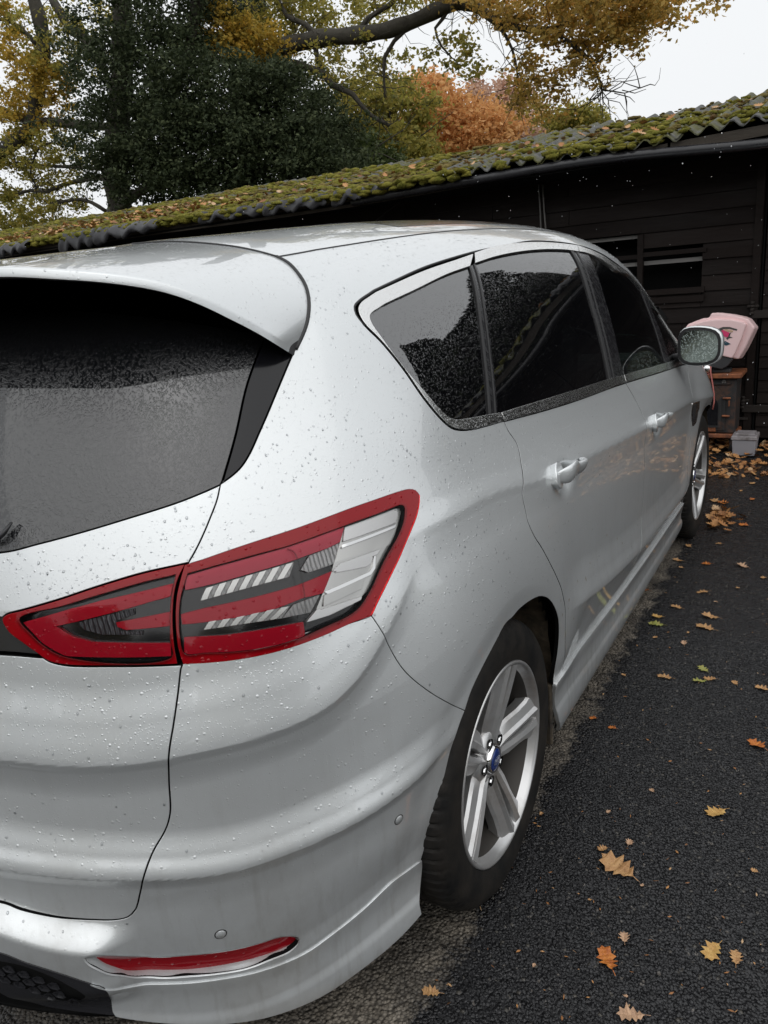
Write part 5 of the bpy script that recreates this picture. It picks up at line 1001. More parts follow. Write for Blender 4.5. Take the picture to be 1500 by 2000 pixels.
# diagonal wire and hanging cords under the eave
mb=MB().tube([(-1.72,6.0,2.33),(-2.1,6.15,2.22),(-2.62,6.3,2.02)],.006,6); mb.build('stay_wire',M['iron'],shed,True)
for dx in(0,.035): MB().tube([(-.80+dx,6.30,2.22),(-.79+dx,6.30,2.0),(-.785+dx*1.4,6.30,1.75)],.007,6).build('hanging_cord',M['lath'],shed,True)
# ---------------- things by the barn wall
def rustm(name,c1,c2,th=.5,r=.75):
    m=mat(name,c1,r); nb=NB(m); n1=nb.noise(14,6,.7); nb.l(nb.mix(nb.ramp(n1,[(th-.12,0),(th+.12,1)]),c1,c2),nb.b.inputs['Base Color']); nb.l(nb.bump(nb.noise(90,5,.7),.6,.004),nb.b.inputs['Normal']); return m
M['rust']=rustm('orange_rust',(.30,.10,.035),(.12,.045,.025)); M['castiron']=rustm('rusty_cast_iron',(.022,.022,.023),(.10,.045,.025),.60)
stove=empty('wood_stove',(0,0,0)); tag(stove,'rusty cast iron wood stove on legs standing against the barn','stove')
x0,x1,yf,yb=.44,.885,5.975,6.29
def P(nm,c,d,m,par=stove,bev=.006,rot=None): return MB().box(c,d,rot,bev).build(nm,M[m],par)
xc=(x0+x1)/2
P('stove_top',(xc,(yf+yb)/2-.01,.612),(x1-x0+.05,yb-yf+.06,.035),'rust'); P('stove_body',(xc,(yf+yb)/2,.375),(x1-x0-.02,yb-yf,.43),'castiron'); P('base_plate',(xc,(yf+yb)/2-.01,.14),(x1-x0+.02,yb-yf+.04,.032),'rust')
for lx in(x0+.03,x1-.035):
    for ly in(yf+.03,yb-.04): MB().tube([(lx,ly,.13),(lx+(.012 if lx>xc else -.012),ly-.01,.06),(lx,ly,.0)],[.024,.018,.022],8).build('leg',M['castiron'],stove,True)
def archpoly(w,h,n=14): return [(-w/2,0),(w/2,0)]+[(w/2*math.cos(math.pi*i/n),h-w/2+w/2*math.sin(math.pi*i/n)) for i in range(n+1)]
for k,(w,h,dy,mm) in enumerate(((.30,.36,.012,'castiron'),(.25,.31,.020,'castiron'),(.20,.24,.024,'glassdark'))):
    if mm=='glassdark': M[mm]=mat('sooty_glass',(.012,.012,.014),.12)
    mtx=Matrix.Translation((xc-.01,yf-dy/2 if True else 0,.185+k*.022))@Matrix.Rotation(R(90),4,'X')
    MB().prism(archpoly(w,h),-dy/2-.001*k,dy/2+.001*k,mtx).build(('stove_door','door_rim','door_glass')[k],M[mm],stove)
for z_ in(.30,.44): P('door_hinge',(x1-.075,yf-.02,z_),(.06,.02,.016),'rust'); 
P('latch',(x1-.055,yf-.03,.40),(.012,.02,.05),'rust'); P('top_rail',(xc,yf-.005,.55),(x1-x0-.10,.012,.02),'castiron'); MB().lathe([(0,-.01),(.012,-.008),(.016,0),(.012,.006)],12,'z',Matrix.Translation((xc+.12,yf-.01,.565))@Matrix.Rotation(R(90),4,'X')).build('knob',M['lath'],stove,True)
P('ash_door',(xc-.02,yf-.008,.195),(.20,.014,.05),'rust')
# battery box
bx=empty('storage_box'); tag(bx,'pale grey lidded plastic box on the leaves beside the stove','box'); M['boxgrey']=textured_plastic('pale_grey_plastic',(.30,.30,.33),.5,12,.1); M['boxlid']=rustm('dirty_grey_lid',(.26,.24,.25),(.10,.085,.08),.55,.5)
def taper(c,d0,d1,h):
    V=[(c[0]+sx*d0[0]/2,c[1]+sy*d0[1]/2,c[2]) for sx,sy in((-1,-1),(1,-1),(1,1),(-1,1))]+[(c[0]+sx*d1[0]/2,c[1]+sy*d1[1]/2,c[2]+h) for sx,sy in((-1,-1),(1,-1),(1,1),(-1,1))]
    return V,[(3,2,1,0),(4,5,6,7),(0,1,5,4),(1,2,6,5),(2,3,7,6),(3,0,4,7)]
V,F=taper((.962,5.93,.012),(.155,.19),(.172,.21),.125); o=MB().add(V,F).build('box_body',M['boxgrey'],bx); b=o.modifiers.new('b','BEVEL'); b.width=.008; b.segments=2
V,F=taper((.962,5.93,.138),(.188,.225),(.180,.215),.03); o=MB().add(V,F).build('box_lid',M['boxlid'],bx); b=o.modifiers.new('b','BEVEL'); b.width=.006; b.segments=2
o=MB().box((.962,5.95,.172),(.14,.15,.014),None,.005).build('lid_panel',M['boxlid'],bx)
# pink shell
pink=empty('plastic_toy_shell'); tag(pink,'pale pink moulded plastic shell with dark base tipped on top of the stove','toy'); M['pink']=textured_plastic('pale_pink_plastic',(.86,.62,.62),.45,8,.08); M['pinkd']=mat('pink_groove',(.40,.22,.22),.5); M['magenta']=mat('magenta_print',(.65,.05,.16),.4); M['teal']=mat('teal_print',(.02,.06,.09),.4); M['greyink']=mat('grey_print',(.075,.07,.065),.5); M['gold']=mat('pale_gold_print',(.55,.38,.25),.5); M['base']=textured_plastic('dark_grey_plastic',(.035,.035,.038),.5,20,.2)
def fxz(l,y=5.96): return [(p.x,p.z) for p in (PY(a,b,y) for a,b in l)]
def slabxz(name,l,yf_,yb_,m,par,bev=.012,shift=(0,0)):
    po=fxz(l); n=len(po); V=[(a,yf_,b) for a,b in po]+[(a+shift[0],yb_,b+shift[1]) for a,b in po]
    F=[tuple(range(n)),tuple(range(2*n-1,n-1,-1))]+[(i,n+i,n+(i+1)%n,(i+1)%n) for i in range(n)]
    o=mesh(name,V,F,M[m],par)
    bm=bmesh.new(); bm.from_mesh(o.data); bmesh.ops.recalc_face_normals(bm,faces=bm.faces); bm.to_mesh(o.data); bm.free()
    if bev: bb=o.modifiers.new('b','BEVEL'); bb.width=bev; bb.segments=3; bb.limit_method='ANGLE'
    return o
slabxz('shell_back',[(1331,650),(1341,634),(1358,627),(1372,622),(1384,621),(1387,612),(1400,611),(1426,614),(1450,619),(1461,624),(1470,636),(1474,640),(1455,680),(1441,703),(1400,697),(1370,690),(1340,680)],5.99,6.14,'pink',pink,.014,(.015,-.01))
slabxz('shell_front',[(1332,655),(1340,641),(1356,632),(1374,627),(1400,623),(1430,624),(1452,629),(1458,634),(1449,660),(1436,690),(1430,700),(1405,694),(1370,688),(1340,678)],5.955,6.0,'pink',pink,.010)
slabxz('shell_base',[(1350,680),(1402,693),(1432,702),(1420,716),(1409,722),(1390,718),(1360,700)],5.97,6.13,'base',pink,.008)
MB().box((.74,6.07,.645),(.16,.12,.03),None,.006).build('shell_foot',M['base'],pink)
def decal(name,l,m,y=5.9525): 
    po=[(p.x,y,p.z) for p in (PY(a,b,y) for a,b in l)]; n=len(po); V=po+[(a,b+.002,c) for a,b,c in po]
    return mesh(name,V,[tuple(range(n))]+[(i,(i+1)%n,n+(i+1)%n,n+i) for i in range(n)],M[m],pink)
def arcstroke(cx,cy_,rx,ry,a0,a1,w0,w1,n=12):
    o=[];i_=[]
    for k in range(n+1):
        t=k/n; a=R(a0+(a1-a0)*t); w=w0+(w1-w0)*t; o.append((cx+rx*math.cos(a),cy_-ry*math.sin(a))); i_.append((cx+(rx-w)*math.cos(a),cy_-(ry-w)*math.sin(a)))
    return o+i_[::-1]
decal('print_swoosh',[(1399,648),(1403,642),(1412,638.5),(1425,638.5),(1440,643),(1439,646),(1425,642.5),(1413,643),(1406,648),(1401,655)],'greyink'); decal('print_gold',[(1410,646),(1418,643),(1432,646),(1431,649),(1420,647),(1412,652)],'gold',5.9515)
decal('print_patch',[(1406,653),(1411,644),(1425,650),(1421,659),(1414,657)],'magenta',5.9505); decal('print_claw',[(1418,661),(1425,651),(1428,649),(1425,657),(1431,659),(1423,661),(1421,664)],'greyink'); decal('print_fin',[(1413,667),(1417,666),(1427,672),(1418,675),(1414,673)],'teal')
# chrome ball with a pink cord
lampb=empty('round_lamp'); tag(lampb,'small round chrome lamp with a pink cord hanging off the stove top','lamp')
c=PY(1381,720,5.955); bm=bmesh.new(); bmesh.ops.create_uvsphere(bm,u_segments=20,v_segments=14,radius=.038); V=[tuple(v.co+Vector((c.x,c.y,c.z))) for v in bm.verts]; F=[tuple(v.index for v in f.verts) for f in bm.faces]; bm.free(); mesh('lamp_body',V,F,M['chrome'],lampb,True)
M['cordpink']=mat('pink_cord',(.50,.16,.14),.5)
c2=[PY(a,b,5.93) for a,b in((1388,716),(1388,728),(1391,745),(1394.5,768),(1395,785),(1392,800))]; MB().tube(c2,.0055,6).build('cord',M['cordpink'],lampb,True)
c2=[PY(a,b,5.94) for a,b in((1387,730),(1381,732),(1376,738),(1370,748))]; MB().tube(c2,.0055,6).build('cord',M['cordpink'],lampb,True)
# ---------------- fallen leaves
def oakleaf(n=5,L=1.0):
    half=[(0,0),(.05,.10),(.20,.16),(.12,.26),(.34,.36),(.17,.46),(.38,.60),(.20,.68),(.26,.86),(.08,.88),(0,1.0)]
    pts=[(0,y) for _,y in half]; V=[];F=[]
    ln=len(half)
    for x_,y in half: V.append((x_,y,.0))
    for x_,y in half: V.append((0,y,.0))
    for x_,y in half: V.append((-x_*.92,y+.02*(x_>0),.0))
    for i in range(ln-1): F.append((ln+i,i,i+1,ln+i+1)); F.append((2*ln+i,ln+i,ln+i+1,2*ln+i+1))
    return V,F
def leafmesh(seed,curl):
    r=np.random.default_rng(seed); V,F=oakleaf(); V=np.array(V); V[:,0]*=r.uniform(.8,1.15)*1.05; V[:,1]-=.5
    j=r.uniform(-.035,.035,(len(V),2)); V[:,:2]+=j*(np.abs(V[:,:1])>0)
    V[:,2]=curl*(1.8*V[:,0]**2+.75*(V[:,1])**2)+.09*np.sin(V[:,1]*7+seed)*np.abs(V[:,0])*2+.02*r.uniform(-1,1,len(V))
    V[:,2]-=V[:,2].min(); 
    # stalk
    b=len(V); V=np.vstack([V,[(-.012,-.5,V[11,2]),(.012,-.5,V[11,2]),(.02,-.68,.03),(0,-.68,.03)]]); F=list(F)+[(b,b+1,b+2,b+3)]
    me=bpy.data.meshes.new('leaf'); me.from_pydata(V.tolist(),[],F); me.update(); return me
def leafm(name,c1,c2,spec=.4):
    m=mat(name,c1,.5,0,spec); nb=NB(m); oi=nb.n('ShaderNodeObjectInfo'); v=nb.co((1,1,1)); n1=nb.noise(3.5,5,.7,v); n2=nb.noise(14,4,.7,v)
    c=nb.mix(nb.ramp(n1,[(.35,0),(.68,1)]),c1,c2); c=nb.mix(nb.math('MULTIPLY',nb.ramp(n2,[(.55,0),(.75,1)]),.7),c,tuple(a*.35 for a in c2)); nb.l(c,nb.b.inputs['Base Color'])
    w=nb.n('ShaderNodeTexWave',wave_type='BANDS',bands_direction='Y'); w.inputs['Scale'].default_value=2.2; w.inputs['Distortion'].default_value=3.5; w.inputs['Detail'].default_value=3; nb.l(v,w.inputs[0]); nb.l(nb.bump(w.outputs['Fac'],.18,.01),nb.b.inputs['Normal']); return m
LM={'tan':leafm('tan_oak_leaf',(.50,.30,.13),(.34,.17,.07)),'orange':leafm('orange_oak_leaf',(.55,.20,.035),(.35,.09,.02)),'green':leafm('green_oak_leaf',(.22,.27,.06),(.36,.30,.09)),'buff':leafm('buff_leaf',(.52,.33,.20),(.36,.22,.14)),'yellow':leafm('yellow_oak_leaf',(.55,.36,.12),(.42,.22,.06))}
LMESH={}
def leaf(px,py,wpx,kind='tan',label=None,rot=None,curl=None,group='scattered fallen oak leaves'):
    p=GP(px,py); dist=(p-Cv).dot(Fv); size=wpx*dist/FPX
    cu=curl if curl is not None else random.uniform(.25,.9); key=(kind,random.randrange(5),round(cu*3))
    if key not in LMESH: me=leafmesh(hash(key)%1000 if False else key[1]*17+key[2]*5+len(kind),cu); me.materials.append(LM[kind]); LMESH[key]=me
    o=bpy.data.objects.new('fallen_leaf',LMESH[key]); link(o); s=size*1.12; o.scale=(s,s,s); o.location=(p.x,p.y,.004); o.rotation_euler=(random.uniform(-.12,.12),random.uniform(-.12,.12),rot if rot is not None else random.uniform(0,6.28))
    if label: tag(o,label,'leaf')
    else: tag(o,'tiny scrap of brown leaf among the larger leaves on the tarmac','leaf',group)
    return o
big=[(1205,1696,66,'tan','large curled tan leaf alone on the tarmac level with the rear tyre',1.2,.35),(1186,1877,56,'orange','bright orange lobed leaf near the front edge of the driveway',.6,.25),(1399,1590,42,'yellow','pale yellow ragged leaf on open tarmac to the right of the wheel',2.4,.3),
(1391,1861,44,'yellow','golden leaf lying left of a small brown leaf in the corner',2.7,.2),(1437,1873,36,'tan','brown star shaped leaf right beside the golden one',.1,.3),(842,1940,34,'tan','tan leaf lying just outside the bumper skirt',1.9,.4),(1232,1986,50,'buff','pale buff leaf cut off by the bottom edge of the photo',2.0,.2),
(1219,1834,24,'buff','small buff leaf just above the bright orange one',.3,.5),(1229,1649,18,'buff','tiny upright buff leaf above the large curled tan leaf',.0,.6),(1177,1661,20,'tan','narrow brown leaf left of a tiny upright buff leaf',2.2,.6),(1478,1457,34,'orange','rusty orange leaf at the right edge, alone on black tarmac',.9,.4),
(1196,1424,16,'orange','tiny orange leaf right of another tiny one by the sill',1.4,.4),(1158,1405,14,'orange','tiny orange leaf nearest the end of the sill',1.9,.4),(1298,1324,27,'tan','rounded tan leaf left of the green sprig',1.5,.3),
(1373,1309,24,'green','green leaf, upper one of the fallen sprig',.8,.4),(1366,1332,26,'green','green leaf, lower one of the fallen sprig',1.9,.3),(1386,1328,22,'tan','tan leaf under the green sprig',1.7,.4),(1435,1336,18,'tan','tan leaf to the right of the twig of the green sprig',.5,.4),(1487,1346,24,'tan','pale tan leaf at the right edge level with the green sprig',1.3,.3),
(1336,1259,17,'buff','pinkish buff upright leaf above the green sprig',.2,.8),(1217,1217,15,'tan','brown leaf on the pale strip near the door sill',1.5,.5),(1386,1206,30,'tan','tan leaf, upper of two below the dull green leaf',1.6,.25),(1377,1227,34,'tan','long tan leaf, lower of two close together',1.3,.3),(1281,1221,28,'green','dull green leaf lying flat at the edge of the pale strip',1.5,.15),
(1284,1206,20,'yellow','yellow leaf just above the dull green one',1.7,.4),(1321,1187,21,'tan','tan leaf halfway between the sill and the right edge',1.4,.4),(1372,1158,22,'tan','tan leaf with lobes, up the drive beside the rear door',1.9,.4),(1450,1107,22,'buff','buff leaf on black tarmac level with the sill end of the front door',1.1,.5),
(1255,1154,22,'orange','curled orange brown leaf against the pale strip',1.6,.6),(1380,1103,18,'orange','thin orange leaf below the front wheel',1.5,.4),(1323,1096,19,'tan','flat tan leaf close to the front of the sill',1.5,.4),(1452,1027,18,'orange','orange leaf alone below the leaf drift',1.5,.4)]
for a in big: leaf(*a)
for px,py,w,k_,lb in((1218,1320,10,'tan','tiny tan leaf left of the green sprig, beside the pale strip'),(1279,1247,10,'tan','tiny leaf below the dull green leaf'),(1491,1130,14,'tan','leaf at the right edge below the buff one'),(1404,1063,12,'tan','small leaf to the left of the orange leaf below the drift'),
 (1397,980,22,'tan','larger of two leaves touching, level with the front wheel hub'),(1412,984,20,'orange','orange leaf touching a tan one level with the front wheel hub'),(1470,977,13,'orange','orange leaf at the right, below the leaf drift'),(1345,1068,15,'tan','leaf just behind the front tyre on the pale strip'),(1189,1588,11,'buff','tiny buff leaf between the wheel and the pale yellow leaf'),(1273,1546,12,'buff','tiny pinkish leaf left of the pale yellow ragged leaf'),(1473,1703,13,'tan','small brown leaf at the right edge level with the curled tan leaf'),(1254,1732,10,'buff','tiny leaf below right of the large curled tan leaf'),
 (1425,905,24,'tan','tan leaf at the near edge of the barn leaf drift'),(1470,945,17,'tan','tan leaf a little nearer than the barn leaf drift')): leaf(px,py,w,k_,lb)
for px,py,w,k_ in((1344,1237,8,'tan'),(1398,1177,8,'buff'),(1441,1150,8,'tan'),(1152,1760,8,'tan'),(1222,1948,9,'buff'),(1043,1888,10,'buff'),(1057,1592,10,'tan'),(1330,1110,9,'tan'),(1447,960,10,'tan'),(1300,1062,10,'tan')): leaf(px,py,w,k_)
# twig of the sprig
a=GP(1384,1318); b_=GP(1446,1322); tw=MB().tube([a+Vector((0,0,.008)),(a+b_)/2+Vector((.005,0,.012)),b_+Vector((0,0,.006))],.0012,5).build('fallen_twig',M['board'],None); tag(tw,'thin twig lying to the right of the green leaves','twig')
# drift of leaves along the barn, and a small one by the front tyre
def drift(name,n,area,label,cat='leaves',size=(.035,.07),h=.06):
    Vb,Fb=oakleaf(); Vb=np.array(Vb); Vb[:,1]-=.5; Fb=np.array([f for f in Fb]); 
    VV=[];FF=[];tone=[]
    for i in range(n):
        x_,y_,hz=area(); s=RNG.uniform(*size); q=Vb.copy(); q[:,2]=RNG.uniform(.3,1.3)*(q[:,0]**2+.4*q[:,1]**2); e=Matrix.Rotation(RNG.uniform(0,6.28),3,'Z')@Matrix.Rotation(RNG.uniform(-.6,.6),3,'X')@Matrix.Rotation(RNG.uniform(-.6,.6),3,'Y')
        q=q@np.array(e).T*s*1.1+np.array([x_,y_,.012+hz]); VV.append(q); FF.append(Fb+len(Vb)*i); tone+= [RNG.random()]*len(Vb)
    o=mesh(name,np.concatenate(VV),np.concatenate(FF).tolist(),M['drift']); at=o.data.attributes.new('tone','FLOAT','POINT'); at.data.foreach_set('value',tone); tag(o,label,cat,kind='stuff'); return o
def tonem(name,stops,trans=0,rough=.55,spec=.3):
    m=mat(name,(.3,.2,.1),rough,0,spec); nb=NB(m); at=nb.n('ShaderNodeAttribute',attribute_name='tone'); c=nb.ramp(at.outputs['Fac'],stops); nb.l(c,nb.b.inputs['Base Color'])
    if trans:
        t=nb.n('ShaderNodeBsdfTranslucent'); nb.l(c,t.inputs[0]); mx=nb.n('ShaderNodeMixShader'); mx.inputs[0].default_value=trans; nb.l(nb.b.outputs[0],mx.inputs[1]); nb.l(t.outputs[0],mx.inputs[2]); nb.l(mx.outputs[0],nb.t.nodes['Material Output'].inputs[0])
    return m
M['drift']=tonem('drift_leaves',[(0,(.16,.075,.035)),(.35,(.34,.15,.05)),(.7,(.46,.24,.09)),(1,(.50,.34,.20))])
def scraps():
    VV=[];FF=[];tone=[]; n=230
    for i in range(n):
        p=GP(RNG.uniform(780,1500),RNG.uniform(1080,2000)); 
        if p.x<.9 or p.y>4.9: continue
        L_=RNG.uniform(.004,.016); w=L_*RNG.uniform(.08,.5); a=RNG.uniform(0,3.14); ca,sa=math.cos(a),math.sin(a); b=len(VV)
        for (q,r) in((-.5,0),(0,.5),(.5,.1),(0,-.5)): VV.append((p.x+q*L_*ca-r*w*sa,p.y+q*L_*sa+r*w*ca,.005+.002*RNG.random()))
        FF.append((b,b+1,b+2,b+3)); tone+=[RNG.random()]*4
    o=mesh('leaf_scraps',VV,FF,M['drift']); at=o.data.attributes.new('tone','FLOAT','POINT'); at.data.foreach_set('value',tone); tag(o,'tiny scraps of leaf and needles strewn over the tarmac','leaves',kind='stuff')
scraps()
def areaA():
    while True:
        x_=RNG.uniform(.55,2.3); y_=6.3-1.15*RNG.random()**1.35
        if not (y_>5.83 and .86<x_<1.06) : return x_,y_,RNG.uniform(0,.05)*(y_>5.7)
def areaB():
    a=RNG.normal(0,.10); return .965+abs(RNG.normal(0,.06)),4.15+a,RNG.uniform(0,.02)
drift('leaf_drift',820,areaA,'drift of brown leaves along the foot of the barn'); drift('leaf_drift',75,areaB,'small heap of orange leaves against the front tyre',size=(.04,.07))
drift('leaf_drift',260,lambda:(RNG.uniform(-12,2),EY+RNG.random()*2,roofz(RNG.uniform(-12,2),EY)*0+2.40+.0) ,'x') if False else None
def roofleaves():
    def ar():
        x_=RNG.uniform(-9,2) if RNG.random()<.5 else RNG.uniform(-8.5,-4.5); y_=EY+RNG.random()*1.2; return x_,y_,roofz(x_,y_)+.045
    o=drift('roof_leaves',420,ar,'brown leaves caught in the moss of the barn roof',size=(.05,.09))
roofleaves()
# ---------------- trees
def barkm():
    m=mat('oak_bark',(.035,.03,.022),.9); nb=NB(m); n1=nb.noise(9,6,.7,nb.co((1,1,.3))); nb.l(nb.mix(n1,(.015,.013,.010),(.07,.062,.045)),nb.b.inputs['Base Color']); nb.l(nb.bump(n1,.9,.05),nb.b.inputs['Normal']); return m
M['bark']=barkm()
def cloud(name,clusters,size,m,parent,sub=.32,per=55,flat=.5):
    """clusters: (px,py,rx,ry,n_leaves,y,ydepth) - centre and spread of a bough of leaves at its distance"""
    PP=[]
    for (px,py,rx,ry,n,yy,yd) in clusters:
        c=np.array(PY(px,py,yy)); k=(Vector(c)-Cv).dot(Fv)/FPX; ns=max(3,int(n/per))
        a=RNG.uniform(0,2*np.pi,ns); r=np.sqrt(RNG.random(ns)); 
        ctr=c+np.array(Rv)[None]*(np.cos(a)*r*rx*k)[:,None]+np.array([0,0,1])[None]*(np.sin(a)*r*ry*k)[:,None]+np.array([0,1,0])[None]*(RNG.uniform(-1,1,ns)*yd)[:,None]
        idx=RNG.integers(0,ns,n); q=RNG.normal(0,1,(n,3)); q*=np.abs(RNG.normal(0,1,(n,1)))**.3*sub*.55; q[:,2]*=.62
        PP.append(ctr[idx]+q)
    P_=np.concatenate(PP); n=len(P_); s=size*RNG.uniform(.6,1.35,n)[:,None]
    d1=RNG.normal(0,1,(n,3)); d1[:,2]*=.7; d1/=np.linalg.norm(d1,axis=1)[:,None]; d2=RNG.normal(0,1,(n,3)); d2=np.cross(d1,d2); d2/=np.linalg.norm(d2,axis=1)[:,None]; d3=np.cross(d1,d2)
    V=np.stack([P_-d1*s*.5,P_+d2*s*.30+d3*s*.10,P_+d1*s*.55,P_-d2*s*.30+d3*s*.10],1).reshape(-1,3); F=np.arange(n*4).reshape(-1,4).tolist()
    o=mesh(name,V,F,m,parent); at=o.data.attributes.new('tone','FLOAT','POINT'); tn=np.repeat(np.clip(RNG.normal(.5,.25,n),0,1),4); at.data.foreach_set('value',tn); return o
def limb(mb,pts,w0,w1,y,wob=.0):
    P_=[PY(a,b,y+(c if len(r)>0 else 0)) if False else PY(a,b,y) for a,b,*r in [(*p,) for p in pts] for c in (0,)]
    Q=[np.array(p) for p in P_]; Q=crom(Q,.25) if len(Q)>2 else Q
    k=(P_[0]-Cv).dot(Fv)/FPX; n=len(Q); rad=[(w0+(w1-w0)*i/max(1,n-1))*k*(1+.10*math.sin(i*1.7)) for i in range(n)]
    mb.tube([Vector(q)+Vector((0,.15*math.sin(i*.7)*0,0)) for i,q in enumerate(Q)],rad,8); return Q
def twigs(mb,Q,n,L,y,rad=.012,spread=1.0):
    for _ in range(n):
        i=RNG.integers(len(Q)//4,len(Q)); p=Vector(Q[i]); d=Vector(RNG.normal(0,1,3)); d.z=d.z*.7-.1; d.normalize(); pts=[p]; l=L*RNG.uniform(.4,1)
        for s_ in range(4): d=(d+Vector(RNG.normal(0,.35,3))).normalized(); p=p+d*l/4; pts.append(p)
        mb.tube(pts,[rad,rad*.8,rad*.6,rad*.4,rad*.25],4,cap=False)
T={'ochre':tonem('ochre_oak_leaves',[(0,(.13,.10,.03)),(.4,(.42,.30,.08)),(.75,(.60,.40,.11)),(1,(.66,.36,.09))],.55),'olive':tonem('olive_oak_leaves',[(0,(.12,.13,.03)),(.5,(.32,.29,.065)),(1,(.50,.38,.09))],.55),'yellow':tonem('yellow_oak_leaves',[(0,(.20,.17,.035)),(.5,(.48,.34,.06)),(1,(.62,.38,.06))],.5),
'dark':tonem('dark_evergreen_leaves',[(0,(.016,.024,.010)),(.6,(.045,.060,.028)),(1,(.11,.13,.065))],.3,.6,.15),'orange':tonem('orange_beech_leaves',[(0,(.40,.20,.07)),(.5,(.70,.38,.15)),(1,(.82,.50,.22))],.5),'rose':tonem('russet_leaves',[(0,(.38,.22,.15)),(.5,(.60,.40,.30)),(1,(.72,.52,.40))],.5),'green':tonem('mid_green_leaves',[(0,(.03,.045,.015)),(.6,(.08,.11,.035)),(1,(.14,.17,.06))],.3)}
# big oak with the long bough
oak=empty('oak_tree',PY(478,300,16)); oak.location.z=0; tag(oak,'large oak with ochre leaves and a long bough reaching over the barn','oak tree'); oak.location=(0,0,0)
mb=MB(); y=16
tr0=PY(470,460,y); 
limb(mb,[(466,620),(470,400),(478,200),(486,60),(492,-60),(500,-260)],34,22,y); 
Q1=limb(mb,[(488,105),(550,92),(620,76),(700,68),(760,58),(820,36),(870,12),(905,4)],17,12,y); Q1+=limb(mb,[(895,6),(930,14),(965,38),(1010,54),(1080,56),(1105,44)],11,4,y)
Q2=limb(mb,[(1040,55),(1080,62),(1110,82),(1140,105),(1158,125),(1168,150),(1176,178),(1168,190),(1150,196)],6,1.2,y); Q2+=limb(mb,[(1176,176),(1195,178),(1220,182),(1250,172)],1.6,.8,y); 
for l_ in ([(1176,178),(1188,195),(1210,200),(1225,222)],[(1190,176),(1215,160),(1240,156),(1262,150)],[(1200,182),(1230,190),(1240,200)],[(1215,176),(1240,182),(1262,174)],[(1188,195),(1190,215),(1194,232)]): limb(mb,l_,1.0,.5,y)
Q3=limb(mb,[(492,128),(560,122),(600,132),(630,142),(648,165),(690,185),(705,205),(725,225),(760,245)],9,3,y); Q3+=limb(mb,[(615,90),(622,120),(632,140)],5,4,y)
Q4=limb(mb,[(820,36),(790,60),(770,80),(752,110),(750,150),(752,190)],6,2,y); Q4+=limb(mb,[(880,10),(866,35),(850,55),(862,90),(880,110)],4,1.5,y); Q4+=limb(mb,[(960,40),(985,65),(1000,95),(1010,140),(1015,190)],4,1.5,y)
Q5=limb(mb,[(700,66),(720,35),(760,10),(800,-30)],6,4,y)+limb(mb,[(620,76),(600,50),(560,30),(540,-10)],6,4,y)
for Q in(Q1,Q2,Q3,Q4,Q5): twigs(mb,Q,46,1.1,y,.011)
mb.build('trunk',M['bark'],oak,True)
cloud('crown',[(940,-5,90,18,1200,16,1),(1050,5,100,24,2080,16,1.2),(1180,10,110,34,2880,16,1.3),(1290,8,70,26,1360,16,1),(1380,-4,40,12,240,16,.6),(1110,70,60,28,1040,16,1),(1200,72,50,30,880,16,1),(1010,105,36,50,448,16,.8),(1045,160,30,46,448,16,.8),(1020,205,36,34,336,16,.8),(1150,118,24,24,208,16,.5),(1166,158,22,22,160,16,.5),(1230,55,46,30,640,16,.7),(1000,40,40,22,480,16,.6),(1085,190,30,34,264,16,.6),(1095,120,26,40,240,16,.6)],.10,T['ochre'],oak,.25,34)
cloud('crown',[(560,20,90,40,2300,17,1.2),(640,10,100,36,1600,17,1.2),(730,5,70,26,700,17,1.0),(820,-10,80,18,900,16,1),(620,120,70,36,750,17,1),(700,130,60,44,700,16.6,1),(640,180,60,36,600,17,1),(760,115,50,40,420,16.5,.8),(885,60,30,20,160,16,.6),(920,95,30,24,140,16,.6),(850,110,40,24,220,16,.7),(540,60,60,40,1000,16.4,1),(935,125,30,34,120,16,.6)],.10,T['olive'],oak,.26,34)
cloud('crown',[(400,80,36,22,1100,14.5,.5),(450,60,38,36,1800,14.5,.6),(470,110,32,26,1000,14.5,.6),(510,75,36,36,1200,14.8,.6),(440,20,24,24,600,14.5,.5),(375,85,28,14,380,14.4,.4)],.10,T['yellow'],oak,.22,34)
# dark evergreen in the middle
hol=empty('holly_tree'); tag(hol,'tall dark evergreen with dense ivy-like leaves filling the left of the sky','evergreen tree')
mb=MB(); y=13
limb(mb,[(236,520),(236,420),(226,340),(232,240),(240,120),(236,-40)],26,16,y+.4); limb(mb,[(235,300),(300,240),(360,120),(390,-20)],14,9,y+.5); limb(mb,[(236,400),(300,360),(420,330),(520,320)],10,5,y); mb.build('trunk',M['bark'],hol,True)
cloud('crown',[(262,60,70,90,4680,13.4,1.1),(340,30,90,60,3900,13.4,1.1),(330,150,130,90,11700,13.2,1.2),(450,200,130,90,11700,13.2,1.2),(300,250,110,80,9360,13.2,1.2),(400,300,160,70,11700,13.2,1.2),(540,230,90,80,7020,13.3,1.0),(590,290,90,60,6240,13.3,1.0),(300,350,80,50,5460,13.1,1.0),(480,350,140,50,7020,13.0,1.0),(210,160,56,70,1794,13.4,1),(190,260,56,60,1794,13.4,1),(630,240,50,60,1716,13.5,.8),(150,110,36,50,500,13.5,.6),(230,330,50,50,2028,13.2,.8),(640,320,60,40,2496,13.2,.8),(380,-20,120,30,1950,13.4,1),(560,170,60,40,1716,13.4,.7)],.085,T['dark'],hol,.30)
